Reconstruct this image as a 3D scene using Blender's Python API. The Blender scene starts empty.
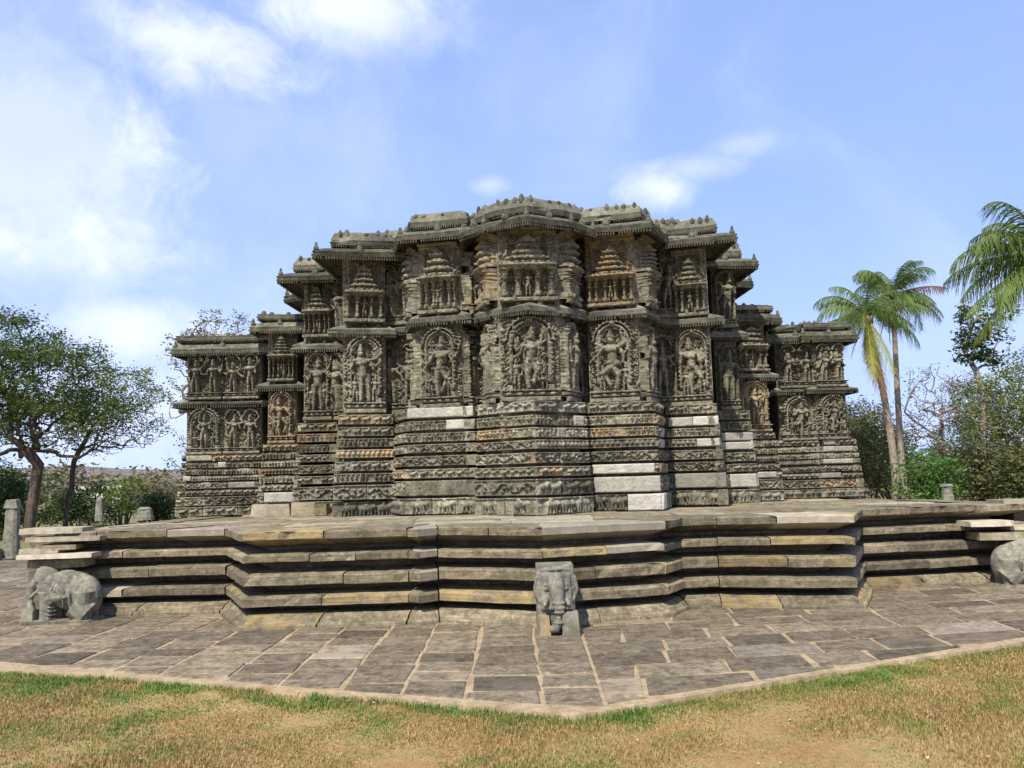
import bpy, math, random
import numpy as np
from mathutils import Vector, Matrix
R = math.radians
sin, cos, pi = math.sin, math.cos, math.pi
# ------------------------------------------------------------------ camera, light
FPX = 850.0
PITCH, ROLL, EYE = R(6.44), R(1.52), 1.6
sc = bpy.context.scene
col = sc.collection
Fv = np.array([0, cos(PITCH), sin(PITCH)])
R0 = np.array([1.0, 0, 0]); U0 = np.array([0, -sin(PITCH), cos(PITCH)])
Rv = cos(ROLL)*R0 - sin(ROLL)*U0
Uv = sin(ROLL)*R0 + cos(ROLL)*U0
cd = bpy.data.cameras.new('camera'); cam = bpy.data.objects.new('camera', cd); col.objects.link(cam)
cd.sensor_width = 36; cd.lens = FPX/1024*36; cd.clip_end = 6000; cd.clip_start = 0.05
M = Matrix(((Rv[0], Uv[0], -Fv[0], 0), (Rv[1], Uv[1], -Fv[1], 0), (Rv[2], Uv[2], -Fv[2], EYE), (0, 0, 0, 1)))
cam.matrix_world = M
sc.camera = cam
sc.view_settings.view_transform = 'Standard'; sc.view_settings.look = 'None'
sc.view_settings.gamma = 1; sc.view_settings.use_curve_mapping = False
sc.view_settings.exposure = 0.42
SUN_EL, SUN_AZ = 51.0, 22.0      # azimuth: degrees to the left of straight behind the camera
sd = bpy.data.lights.new('sun', 'SUN'); sd.energy = 5.0; sd.angle = R(0.53); sd.color = (1.0, 0.92, 0.79)
so = bpy.data.objects.new('sun', sd); col.objects.link(so)
tosun = Vector((-sin(R(SUN_AZ))*cos(R(SUN_EL)), -cos(R(SUN_AZ))*cos(R(SUN_EL)), sin(R(SUN_EL))))
so.rotation_euler = tosun.to_track_quat('Z', 'Y').to_euler()
so.location = (-8, -8, 12)

def solveX(px, Y, z):
    w = z-EYE
    dF = Y*cos(PITCH)+w*sin(PITCH)
    return ((px-512)*dF/FPX + sin(ROLL)*(-Y*sin(PITCH)+w*cos(PITCH)))/cos(ROLL)
def proj(X, Y, Z):
    v = np.array([X, Y, Z-EYE]); f = v@Fv
    return 512+FPX*(v@Rv)/f, 384-FPX*(v@Uv)/f
def ray(px, py):
    return Fv*FPX+Rv*(px-512)+Uv*(384-py)
def atY(px, py, Y):
    d = ray(px, py); k = Y/d[1]; return np.array([d[0]*k, Y, EYE+d[2]*k])
def atZ(px, py, Z):
    d = ray(px, py); k = (Z-EYE)/d[2]; return np.array([d[0]*k, d[1]*k, Z])

# ------------------------------------------------------------------ nodes
class NT:
    def __init__(s, tree): s.t = tree; s.n = tree.nodes; s.l = tree.links
    def node(s, typ, **kw):
        n = s.n.new(typ)
        for k, v in kw.items():
            if k.startswith('i_'):
                key = k[2:]; key = int(key) if key.isdigit() else key.replace('_', ' ')
                n.inputs[key].default_value = v
            else: setattr(n, k, v)
        return n
    def link(s, a, b): s.l.new(a, b)
    def math(s, op, a, b=None, c=None, clamp=False):
        n = s.n.new('ShaderNodeMath'); n.operation = op; n.use_clamp = clamp
        for i, x in enumerate((a, b, c)):
            if x is None: continue
            if isinstance(x, (int, float)): n.inputs[i].default_value = x
            else: s.link(x, n.inputs[i])
        return n.outputs[0]
    def mix(s, f, a, b, mode='MIX'):
        n = s.n.new('ShaderNodeMix'); n.data_type = 'RGBA'; n.blend_type = mode
        for i, x in ((0, f), (6, a), (7, b)):
            if isinstance(x, (int, float)): n.inputs[i].default_value = x
            elif isinstance(x, tuple): n.inputs[i].default_value = (*x[:3], 1)
            else: s.link(x, n.inputs[i])
        return n.outputs[2]
    def noise(s, scale, detail=4, rough=.55, vec=None, dist=0):
        n = s.node('ShaderNodeTexNoise'); n.inputs['Scale'].default_value = scale
        n.inputs['Detail'].default_value = detail; n.inputs['Roughness'].default_value = rough
        n.inputs['Distortion'].default_value = dist
        if vec is not None: s.link(vec, n.inputs['Vector'])
        return n.outputs['Fac']
    def ramp(s, f, lo, hi):
        n = s.n.new('ShaderNodeMapRange'); n.interpolation_type = 'SMOOTHSTEP'
        n.inputs[1].default_value = lo; n.inputs[2].default_value = hi; s.link(f, n.inputs[0]); return n.outputs[0]

# ------------------------------------------------------------------ world
w = bpy.data.worlds.new('World'); sc.world = w; w.use_nodes = True
t = NT(w.node_tree); t.n.clear()
sky = t.node('ShaderNodeTexSky', sky_type='NISHITA'); sky.sun_disc = False
sky.sun_elevation = R(SUN_EL); sky.sun_rotation = R(180+SUN_AZ); sky.air_density = 1.0; sky.dust_density = 1.6; sky.ozone_density = 2.2
tc = t.node('ShaderNodeTexCoord'); gen = tc.outputs['Generated']
def vdot(v, d):
    n = t.n.new('ShaderNodeVectorMath'); n.operation = 'DOT_PRODUCT'; t.link(v, n.inputs[0]); n.inputs[1].default_value = d; return n.outputs['Value']
sepn = t.node('ShaderNodeSeparateXYZ'); t.link(gen, sepn.inputs[0])
# cloud plane coordinates: direction / (z + k)
zk = t.math('ADD', sepn.outputs[2], 0.18)
cu = t.math('DIVIDE', sepn.outputs[0], zk); cv = t.math('DIVIDE', sepn.outputs[1], zk)
comb = t.node('ShaderNodeCombineXYZ'); t.link(cu, comb.inputs[0]); t.link(cv, comb.inputs[1]); cvec = comb.outputs[0]
n1 = t.noise(4.2, 7, .55, gen, .3)
n2 = t.noise(3.0, 5, .6, gen, .4)
dn = t.math('ADD', t.math('MULTIPLY', t.noise(4.5, 6, .62, gen, .4), .5), t.math('MULTIPLY', t.noise(15, 8, .66, gen, .6), .5))
total = None
# (pixel x, pixel y, radius px, stretch, strength) of the cloud banks
for (px, py, rx, ry, st) in ((40, 165, 105, 100, 1.15), (5, 80, 80, 70, .8), (340, 12, 120, 40, .75), (170, 35, 130, 45, .7), (70, 240, 120, 55, .75), (125, 330, 85, 40, .62), (655, 188, 40, 24, .8), (698, 168, 44, 16, .45), (742, 146, 40, 12, .3), (60, 400, 160, 80, .4), (490, 185, 26, 12, .35), (330, 150, 200, 90, .10)):
    d = ray(px, py); d = d/np.linalg.norm(d)
    du = vdot(gen, tuple(Rv)); dv = vdot(gen, tuple(Uv)); df = vdot(gen, tuple(Fv))
    # tangent directions around this bank
    r_ = np.cross(d, [0, 0, 1]); r_ /= np.linalg.norm(r_); u_ = np.cross(r_, d)
    a = t.math('DIVIDE', vdot(gen, tuple(r_)), rx/FPX); b = t.math('DIVIDE', vdot(gen, tuple(u_)), ry/FPX)
    rr = t.math('SQRT', t.math('ADD', t.math('MULTIPLY', a, a), t.math('MULTIPLY', b, b)))
    rr = t.math('ADD', rr, t.math('MULTIPLY', t.math('SUBTRACT', dn, .5), 3.2))
    front = t.math('GREATER_THAN', vdot(gen, tuple(d)), .3)
    m = t.math('MULTIPLY', t.math('MULTIPLY', t.ramp(rr, 1.35, 0.05), st), front)
    total = m if total is None else t.math('MAXIMUM', total, m)
bg_cl = t.math('MULTIPLY', t.ramp(n2, .42, .75), .22)
wisp = t.ramp(n1, .36, .60)
cl = t.math('MULTIPLY', total, t.math('ADD', t.math('MULTIPLY', wisp, .6), .4))
cl = t.math('ADD', cl, bg_cl, clamp=True)
skyc = sky.outputs[0]
# thin high veil: lifts the blue towards pale periwinkle
hz = t.ramp(sepn.outputs[2], .62, -.02)
veil = t.mix(t.math('ADD', t.math('MULTIPLY', hz, .25), .55), skyc, (3.7, 5.35, 10.4))
veil2 = t.mix(t.math('MULTIPLY', t.ramp(sepn.outputs[2], .28, 0.0), .55), veil, (5.6, 6.9, 10.3))
cloudy = t.mix(cl, veil2, (8.6, 9.0, 9.9))
bg = t.node('ShaderNodeBackground'); bg.inputs[1].default_value = 0.10
t.link(cloudy, bg.inputs[0]); wo = t.node('ShaderNodeOutputWorld'); t.link(bg.outputs[0], wo.inputs[0])
w.cycles.sampling_method = 'MANUAL'; w.cycles.sample_map_resolution = 512
sc.cycles.max_bounces = 5; sc.cycles.transparent_max_bounces = 6

# ------------------------------------------------------------------ materials
def new_mat(name):
    m = bpy.data.materials.new(name); m.use_nodes = True; t = NT(m.node_tree)
    b = t.n['Principled BSDF']; b.inputs['Roughness'].default_value = .9
    b.inputs['Specular IOR Level'].default_value = .25
    return m, t, b
def bump(t, b, h, strength=.5, dist=.02):
    n = t.node('ShaderNodeBump'); n.inputs['Strength'].default_value = strength; n.inputs['Distance'].default_value = dist
    t.link(h, n.inputs['Height']); t.link(n.outputs[0], b.inputs['Normal'])

def stone_mat(name, dark, mid, light, lichen, stain, pale=(.43, .41, .35), lich_amt=.5, stain_amt=.5, fine=40, streak=True, toned=True, spk=.55, strata=False):
    m, t, b = new_mat(name)
    g = t.node('ShaderNodeNewGeometry').outputs['Position']
    at = t.node('ShaderNodeAttribute', attribute_name='tone'); sp = t.node('ShaderNodeSeparateColor'); t.link(at.outputs['Color'], sp.inputs[0])
    tone, pl, st = sp.outputs
    if not toned:
        vals = [t.node('ShaderNodeValue') for k in range(3)]
        vals[0].outputs[0].default_value = .5; tone, pl, st = [q.outputs[0] for q in vals]
    big = t.noise(1.4, 5, .6, g); medn = t.noise(7, 6, .65, g, .3); fin = t.noise(fine, 5, .7, g)
    c = t.mix(t.ramp(medn, .33, .66), dark, mid)
    c = t.mix(t.math('MULTIPLY', t.ramp(t.noise(fine*.45, 6, .7, g, .4), .46, .70), spk), c, light)
    c = t.mix(t.math('MULTIPLY', t.ramp(t.noise(11, 6, .7, g, .5), .52, .66), .5), c, tuple(x*.6 for x in dark))
    c = t.mix(t.math('MULTIPLY', t.ramp(t.noise(3.1, 7, .68, g, .6), .52, .68), lich_amt), c, lichen)
    sa = t.math('MULTIPLY', t.ramp(t.noise(1.9, 6, .62, g, .8), .58, .72), stain_amt)
    sa = t.math('MAXIMUM', sa, t.math('MULTIPLY', st, t.ramp(t.noise(5, 4, .6, g), .35, .6)))
    c = t.mix(sa, c, stain)
    if strata:
        mp = t.node('ShaderNodeMapping'); mp.inputs['Scale'].default_value = (1.2, 1.2, 22); t.link(g, mp.inputs[0])
        sn = t.noise(2.0, 6, .65, mp.outputs[0], .5)
        c = t.mix(t.math('MULTIPLY', t.ramp(sn, .50, .66), .6), c, tuple(x*.55 for x in mid)); c = t.mix(t.math('MULTIPLY', t.ramp(sn, .46, .34), .45), c, light)
    if streak:
        mp = t.node('ShaderNodeMapping'); mp.inputs['Scale'].default_value = (9, 9, .9); t.link(g, mp.inputs[0])
        c = t.mix(t.math('MULTIPLY', t.ramp(t.noise(1.0, 5, .6, mp.outputs[0]), .54, .72), .55), c, tuple(x*.45 for x in dark))
    pc = t.mix(t.ramp(medn, .3, .7), tuple(x*.8 for x in pale), tuple(x*1.08 for x in pale))
    pc = t.mix(t.math('MULTIPLY', t.ramp(fin, .5, .7), .5), pc, tuple(x*.62 for x in pale))
    c = t.mix(pl, c, pc)
    mul = t.math('ADD', t.math('MULTIPLY', t.math('SUBTRACT', tone, .5), 1.1), 1.0)
    mul = t.math('MULTIPLY', mul, t.math('ADD', t.math('MULTIPLY', big, .7), .65))
    cc = t.node('ShaderNodeVectorMath', operation='SCALE'); t.link(c, cc.inputs[0]); t.link(mul, cc.inputs['Scale'])
    t.link(cc.outputs[0], b.inputs['Base Color'])
    bump(t, b, t.math('ADD', t.math('MULTIPLY', fin, .5), medn), .55, .018)
    return m
M_TEMPLE = stone_mat('temple_soapstone', (.072, .068, .047), (.212, .195, .140), (.45, .415, .315), (.10, .115, .062), (.36, .24, .115), lich_amt=.5, stain_amt=.36)
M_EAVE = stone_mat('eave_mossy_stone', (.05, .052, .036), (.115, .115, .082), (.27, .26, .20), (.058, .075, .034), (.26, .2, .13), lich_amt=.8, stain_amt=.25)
M_ROOF = stone_mat('roof_mortar', (.18, .15, .12), (.33, .28, .22), (.45, .38, .3), (.10, .1, .06), (.45, .27, .18), lich_amt=.3, stain_amt=.4, streak=False)
M_PLAT = stone_mat('platform_stone', (.092, .078, .048), (.205, .172, .112), (.37, .31, .215), (.12, .122, .05), (.34, .25, .10), pale=(.40, .36, .28), lich_amt=.5, stain_amt=.3, strata=True, streak=False)
M_PAVE = stone_mat('paving_slab', (.080, .062, .040), (.180, .145, .098), (.34, .28, .185), (.23, .205, .155), (.30, .235, .16), pale=(.36, .31, .26), lich_amt=.4, stain_amt=.22, streak=False)
M_MORTAR = stone_mat('sandy_mortar', (.25, .185, .105), (.37, .285, .175), (.48, .39, .26), (.26, .26, .1), (.4, .27, .13), lich_amt=.25, stain_amt=.3, streak=False)
M_GREYST = stone_mat('grey_carved_stone', (.12, .12, .095), (.225, .22, .175), (.36, .345, .28), (.13, .15, .09), (.42, .28, .12), lich_amt=.4, stain_amt=.3)
M_ELEPH = stone_mat('elephant_stone', (.11, .108, .085), (.225, .215, .17), (.37, .35, .28), (.13, .15, .09), (.42, .3, .15), lich_amt=.35, stain_amt=.25, toned=False)
M_WHITE = stone_mat('whitewashed_wall', (.5, .48, .44), (.7, .68, .63), (.8, .78, .74), (.5, .5, .42), (.5, .4, .3), lich_amt=.2, stain_amt=.1)

def leaf_mat(name, c1, c2, c3=None, trans=.3, scale=1.2):
    m, t, b = new_mat(name)
    g = t.node('ShaderNodeNewGeometry').outputs['Position']
    at = t.node('ShaderNodeAttribute', attribute_name='tone'); sp = t.node('ShaderNodeSeparateColor'); t.link(at.outputs['Color'], sp.inputs[0])
    c = t.mix(sp.outputs[0], c1, c2)
    if c3: c = t.mix(t.ramp(t.noise(scale, 3, .5, g), .45, .65), c, c3)
    t.link(c, b.inputs['Base Color']); b.inputs['Roughness'].default_value = .6
    tr = t.node('ShaderNodeBsdfTranslucent'); t.link(c, tr.inputs[0])
    mx = t.node('ShaderNodeMixShader'); mx.inputs[0].default_value = trans
    t.link(b.outputs[0], mx.inputs[1]); t.link(tr.outputs[0], mx.inputs[2])
    t.link(mx.outputs[0], t.n['Material Output'].inputs[0])
    return m
L_GREEN = leaf_mat('tree_leaf', (.035, .065, .012), (.15, .22, .035), (.19, .23, .04))
L_TREE = leaf_mat('shade_tree_leaf', (.025, .05, .012), (.095, .15, .028), (.12, .16, .035))
L_DARK = leaf_mat('dark_leaf', (.025, .048, .014), (.065, .105, .026))
L_OLIVE = leaf_mat('olive_leaf', (.06, .075, .025), (.15, .17, .055), (.14, .12, .055))
L_BRIGHT = leaf_mat('bright_leaf', (.045, .11, .02), (.10, .22, .04))
L_PALM = leaf_mat('palm_leaf', (.045, .085, .025), (.20, .28, .065), (.10, .15, .035), .35)
L_YELLOW = leaf_mat('yellow_frond', (.20, .24, .04), (.36, .38, .08), None, .35)
L_BROWN = leaf_mat('dry_frond', (.14, .075, .035), (.27, .15, .07), None, .2)
L_GRASS = leaf_mat('grass_blade', (.50, .36, .18), (.11, .23, .035), None, .3)
_t = NT(L_GRASS.node_tree); _b = _t.n['Principled BSDF']; _a = _t.node('ShaderNodeAttribute', attribute_name='tone'); _s = _t.node('ShaderNodeSeparateColor'); _t.link(_a.outputs['Color'], _s.inputs[0])
_c = _t.mix(_s.outputs[0], _t.mix(_s.outputs[1], (.25, .15, .055), (.53, .40, .18)), (.105, .215, .035)); _t.link(_c, _b.inputs['Base Color'])
for _n in _t.n:
    if _n.type == 'BSDF_TRANSLUCENT': _t.link(_c, _n.inputs[0])
L_DRYBUSH = leaf_mat('dry_bush_leaf', (.10, .08, .04), (.18, .14, .075), (.09, .10, .04))
def bark(name, a, b_, sc_=8):
    m, t, b = new_mat(name); g = t.node('ShaderNodeNewGeometry').outputs['Position']
    mp = t.node('ShaderNodeMapping'); mp.inputs['Scale'].default_value = (1, 1, .35); t.link(g, mp.inputs[0])
    n = t.noise(sc_, 6, .65, mp.outputs[0]); t.link(t.mix(t.ramp(n, .35, .65), a, b_), b.inputs['Base Color']); bump(t, b, n, .6, .02); return m
B_BROWN = bark('brown_bark', (.05, .04, .03), (.13, .10, .08))
B_GREY = bark('grey_bark', (.16, .13, .115), (.32, .27, .24))
B_PALM = bark('palm_bark', (.16, .12, .09), (.34, .28, .22), 14)

def ground_mat():
    m, t, b = new_mat('dry_grass_ground')
    g = t.node('ShaderNodeNewGeometry').outputs['Position']
    n1 = t.noise(.9, 6, .62, g, .4); n2 = t.noise(4.2, 6, .7, g, .3); n3 = t.noise(26, 6, .8, g)
    c = t.mix(t.ramp(n1, .38, .62), (.35, .20, .08), (.40, .285, .12))
    c = t.mix(t.math('MULTIPLY', t.ramp(n2, .50, .68), .75), c, (.21, .215, .07))
    sy = t.node('ShaderNodeSeparateXYZ'); t.link(g, sy.inputs[0])
    c = t.mix(t.math('MULTIPLY', t.ramp(sy.outputs[1], 12, 19), .85), c, (.12, .125, .05))
    c = t.mix(t.math('MULTIPLY', t.ramp(n3, .5, .72), .6), c, (.56, .45, .26))
    c = t.mix(t.math('MULTIPLY', t.ramp(n3, .48, .30), .65), c, (.17, .12, .055))
    t.link(c, b.inputs['Base Color']); bump(t, b, n3, .8, .03)
    return m
M_GROUND = ground_mat()
def hill_mat():
    m, t, b = new_mat('scrub_hillside')
    g = t.node('ShaderNodeNewGeometry').outputs['Position']
    n = t.noise(.09, 7, .7, g, .5)
    t.link(t.mix(t.ramp(n, .42, .58), (.20, .165, .145), (.11, .11, .09)), b.inputs['Base Color']); return m
M_HILL = hill_mat()

# ------------------------------------------------------------------ mesh building
class MB:
    def __init__(s): s.v = []; s.t = []; s.q = []; s.poly = []; s.n = 0
    def add(s, V, quads=None, polys=None, tone=(.5, 0, 0)):
        V = np.asarray(V, float).reshape(-1, 3); k = len(V)
        T = np.asarray(tone, float)
        if T.ndim == 1: T = np.tile(T, (k, 1))
        s.v.append(V); s.t.append(T)
        if quads is not None and len(quads): s.q.append(np.asarray(quads, int)+s.n)
        if polys:
            for p in polys: s.poly.append([i+s.n for i in p])
        s.n += k
    def grid(s, P, tone=(.5, 0, 0)):
        ny, nx = P.shape[:2]; I = np.arange(nx*ny).reshape(ny, nx)
        Q = np.stack([I[:-1, :-1], I[:-1, 1:], I[1:, 1:], I[1:, :-1]], -1).reshape(-1, 4)
        s.add(P.reshape(-1, 3), Q, None, tone)
    def box(s, c, d, rz=0, tone=(.5, 0, 0), taper=1.0, jit=0):
        X, Y, Z = d[0]/2, d[1]/2, d[2]/2
        V = np.array([[-X, -Y, -Z], [X, -Y, -Z], [X, Y, -Z], [-X, Y, -Z], [-X*taper, -Y*taper, Z], [X*taper, -Y*taper, Z], [X*taper, Y*taper, Z], [-X*taper, Y*taper, Z]])
        if jit: V = V+np.random.uniform(-jit, jit, V.shape)
        cr, sr = cos(rz), sin(rz)
        V = np.stack([V[:, 0]*cr-V[:, 1]*sr, V[:, 0]*sr+V[:, 1]*cr, V[:, 2]], 1)+np.array(c)
        s.add(V, [[0, 3, 2, 1], [4, 5, 6, 7], [0, 1, 5, 4], [1, 2, 6, 5], [2, 3, 7, 6], [3, 0, 4, 7]], None, tone)
    def tube(s, pts, rad, seg=8, tone=(.5, 0, 0), caps=True):
        pts = np.asarray(pts, float); n = len(pts)
        rad = np.broadcast_to(np.asarray(rad, float), (n,))
        tg = np.gradient(pts, axis=0); tg /= np.linalg.norm(tg, axis=1)[:, None]+1e-9
        ref = np.array([0, 0, 1.0]) if abs(tg[0][2]) < .9 else np.array([1.0, 0, 0])
        A = np.cross(tg, ref); A /= np.linalg.norm(A, axis=1)[:, None]+1e-9; B = np.cross(tg, A)
        th = np.arange(seg)*2*pi/seg
        P = pts[:, None]+rad[:, None, None]*(A[:, None]*np.cos(th)[None, :, None]+B[:, None]*np.sin(th)[None, :, None])
        I = np.arange(n*seg).reshape(n, seg); J = np.roll(I, -1, 1)
        Q = np.stack([I[:-1], J[:-1], J[1:], I[1:]], -1).reshape(-1, 4)
        s.add(P.reshape(-1, 3), Q, [list(I[0][::-1]), list(I[-1])] if caps else None, tone)
    def ell(s, c, r, rot=None, seg=16, rings=10, tone=(.5, 0, 0)):
        th = np.linspace(0, pi, rings+1)[1:-1]; ph = np.arange(seg)*2*pi/seg
        V = [[0, 0, 1]]+[[sin(a)*cos(b), sin(a)*sin(b), cos(a)] for a in th for b in ph]+[[0, 0, -1]]
        V = np.array(V)*np.array(r)
        if rot is not None: V = V@np.array(Matrix.Rotation(rot[0], 3, rot[1])).T
        V = V+np.array(c); q = []; p = []
        for i in range(rings-2):
            for j in range(seg):
                a = 1+i*seg+j; b = 1+i*seg+(j+1) % seg; q.append([a, a+seg, b+seg, b])
        for j in range(seg):
            p.append([0, 1+j, 1+(j+1) % seg]); e = 1+(rings-2)*seg; p.append([len(V)-1, e+(j+1) % seg, e+j])
        s.add(V, q, p, tone)
    def build(s, name, mat, parent=None, smooth=False):
        V = np.concatenate(s.v) if s.v else np.zeros((0, 3)); T = np.concatenate(s.t) if s.t else np.zeros((0, 3))
        Q = np.concatenate(s.q) if s.q else np.zeros((0, 4), int)
        me = bpy.data.meshes.new(name)
        li = list(Q.reshape(-1)); ls = list(np.arange(len(Q))*4); lt = [4]*len(Q)
        k = len(li)
        for p in s.poly: li.extend(p); ls.append(k); lt.append(len(p)); k += len(p)
        me.vertices.add(len(V)); me.vertices.foreach_set('co', V.astype(np.float32).ravel())
        me.loops.add(len(li)); me.loops.foreach_set('vertex_index', np.array(li, np.int32))
        me.polygons.add(len(ls)); me.polygons.foreach_set('loop_start', np.array(ls, np.int32)); me.polygons.foreach_set('loop_total', np.array(lt, np.int32))
        me.update(calc_edges=True); me.validate()
        a = me.attributes.new('tone', 'FLOAT_COLOR', 'POINT')
        if len(me.vertices) == len(V):
            a.data.foreach_set('color', np.concatenate([T, np.ones((len(T), 1))], 1).astype(np.float32).ravel())
        me.polygons.foreach_set('use_smooth', np.full(len(me.polygons), smooth, bool))
        me.materials.append(mat)
        o = bpy.data.objects.new(name, me); col.objects.link(o)
        if parent: o.parent = parent; o.matrix_parent_inverse = Matrix.Translation(-parent_loc(parent))
        return o
def parent_loc(p):
    v = Vector(p.location)
    return v
def tag(o, label=None, cat=None, group=None, kind=None):
    if label: o['label'] = label
    if cat: o['category'] = cat
    if group: o['group'] = group
    if kind: o['kind'] = kind
    return o
def empty(name, loc, rz=0):
    o = bpy.data.objects.new(name, None); col.objects.link(o); o.location = loc; o.rotation_euler = (0, 0, rz); o.empty_display_size = .2
    return o
def remesh(o, vox, smooth=2):
    m = o.modifiers.new('remesh', 'REMESH'); m.mode = 'VOXEL'; m.voxel_size = vox; m.use_smooth_shade = True
    if smooth:
        m2 = o.modifiers.new('smooth', 'SMOOTH'); m2.iterations = smooth; m2.factor = .5

rng = np.random.default_rng(7)
# ------------------------------------------------------------------ relief height maps
class HM:
    """height map over w x h metres"""
    def __init__(s, w, h, res):
        s.w, s.h = w, h; s.nx = max(3, int(round(w/res))+1); s.ny = max(3, int(round(h/res))+1)
        s.u, s.v = np.meshgrid(np.linspace(0, w, s.nx), np.linspace(0, h, s.ny)); s.H = np.zeros((s.ny, s.nx))
    def blob(s, cx, cy, rx, ry, ht, rot=0, base=0):
        du, dv = s.u-cx, s.v-cy
        if rot: c_, s_ = cos(rot), sin(rot); du, dv = du*c_+dv*s_, -du*s_+dv*c_
        q = 1-(du/rx)**2-(dv/ry)**2
        s.H = np.maximum(s.H, np.where(q > 0, base+ht*np.sqrt(np.clip(q, 0, 1)), 0))
    def cap(s, x0, y0, x1, y1, r0, r1, ht):
        dx, dy = x1-x0, y1-y0; L2 = dx*dx+dy*dy+1e-9
        k = np.clip(((s.u-x0)*dx+(s.v-y0)*dy)/L2, 0, 1); r = r0+(r1-r0)*k
        d = np.hypot(s.u-x0-k*dx, s.v-y0-k*dy); q = 1-(d/r)**2
        s.H = np.maximum(s.H, np.where(q > 0, ht*np.sqrt(np.clip(q, 0, 1)), 0))
    def rect(s, x0, x1, y0, y1, ht, round_=0):
        m = (s.u >= x0) & (s.u <= x1) & (s.v >= y0) & (s.v <= y1)
        h = ht
        if round_:
            k = np.abs((s.u-(x0+x1)/2)/((x1-x0)/2+1e-6)); h = ht*(1-round_*np.clip(k, 0, 1)**2)
        s.H = np.where(m, np.maximum(s.H, h), s.H)
    def setrect(s, x0, x1, y0, y1, ht):
        m = (s.u >= x0) & (s.u <= x1) & (s.v >= y0) & (s.v <= y1); s.H = np.where(m, ht, s.H)
    def ring(s, cx, cy, r, wd, ht, a0=0, a1=pi, sy=1.0):
        d = np.hypot(s.u-cx, (s.v-cy)/sy); a = np.arctan2(s.v-cy, s.u-cx)
        q = 1-((d-r)/wd)**2; m = (q > 0) & (a >= a0-1e-6) & (a <= a1+1e-6)
        s.H = np.where(m, np.maximum(s.H, ht*np.sqrt(np.clip(q, 0, 1))), s.H)
    def rough(s, amp, rg):
        k = rg.normal(0, 1, s.H.shape)
        k = (k+np.roll(k, 1, 0)+np.roll(k, 1, 1)+np.roll(k, -1, 0)+np.roll(k, -1, 1))/3
        s.H = s.H+amp*k

def person(m, cx, y0, h, rg, ht=.09, arms=2, dance=False, lean=0.0):
    """standing carved figure with crown; proportions of height h"""
    hip = y0+.45*h; sh = y0+.72*h; sx = lean*h
    hx = cx+sx*.5
    if dance:
        kx = cx+(1 if rg.random() < .5 else -1)*rg.uniform(.10, .2)*h
        m.cap(cx-.03*h, hip, cx-(kx-cx)*.45, y0+.24*h, .085*h, .06*h, ht*.8); m.cap(cx-(kx-cx)*.45, y0+.24*h, cx-(kx-cx)*.3, y0+.03*h, .06*h, .04*h, ht*.75)
        m.cap(cx+.03*h, hip, kx, y0+.30*h, .085*h, .06*h, ht*.85); m.cap(kx, y0+.30*h, cx+(kx-cx)*.4, y0+.10*h, .055*h, .04*h, ht*.7)
    else:
        for sgn in (-1, 1):
            m.cap(cx+sgn*.05*h+sx*.3, hip, cx+sgn*.065*h, y0+.24*h, .075*h, .055*h, ht*.8)
            m.cap(cx+sgn*.065*h, y0+.24*h, cx+sgn*.07*h, y0+.03*h, .052*h, .038*h, ht*.75)
    m.blob(hx, hip+.02*h, .12*h, .075*h, ht*.95)
    m.cap(hx, hip+.05*h, cx+sx, sh-.02*h, .085*h, .115*h, ht)
    m.cap(cx+sx-.13*h, sh, cx+sx+.13*h, sh, .05*h, .05*h, ht*.8)
    m.blob(cx+sx, sh-.05*h, .10*h, .05*h, ht*.3, base=ht*.8)
    m.blob(cx+sx*1.2, y0+.83*h, .068*h, .08*h, ht*1.05)
    m.cap(cx+sx*1.2, y0+.90*h, cx+sx*1.2, y0+.99*h, .07*h, .035*h, ht*.95)
    for i in range(arms):
        for sgn in (-1, 1):
            a = (rg.uniform(.35, 1.2) if rg.random() < .55 else rg.uniform(-1.1, -.3)) if i else rg.uniform(-1.4, -.7)
            ex, ey = cx+sx+sgn*(.13+.13*cos(a))*h, sh+.14*sin(a)*h-.02*h
            b = rg.uniform(.2, 1.7) if i else rg.uniform(-1.0, 1.2)
            wx, wy = ex+sgn*.09*cos(b)*h*rg.choice([-.6, 1]), ey+.15*sin(b)*h
            m.cap(cx+sx+sgn*.13*h, sh, ex, ey, .045*h, .036*h, ht*.75); m.cap(ex, ey, wx, wy, .034*h, .027*h, ht*.75)
            m.blob(wx, wy, .04*h, .04*h, ht*.8)
            if i: m.blob(wx, wy+.05*h, .025*h, .06*h, ht*.7)

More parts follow.
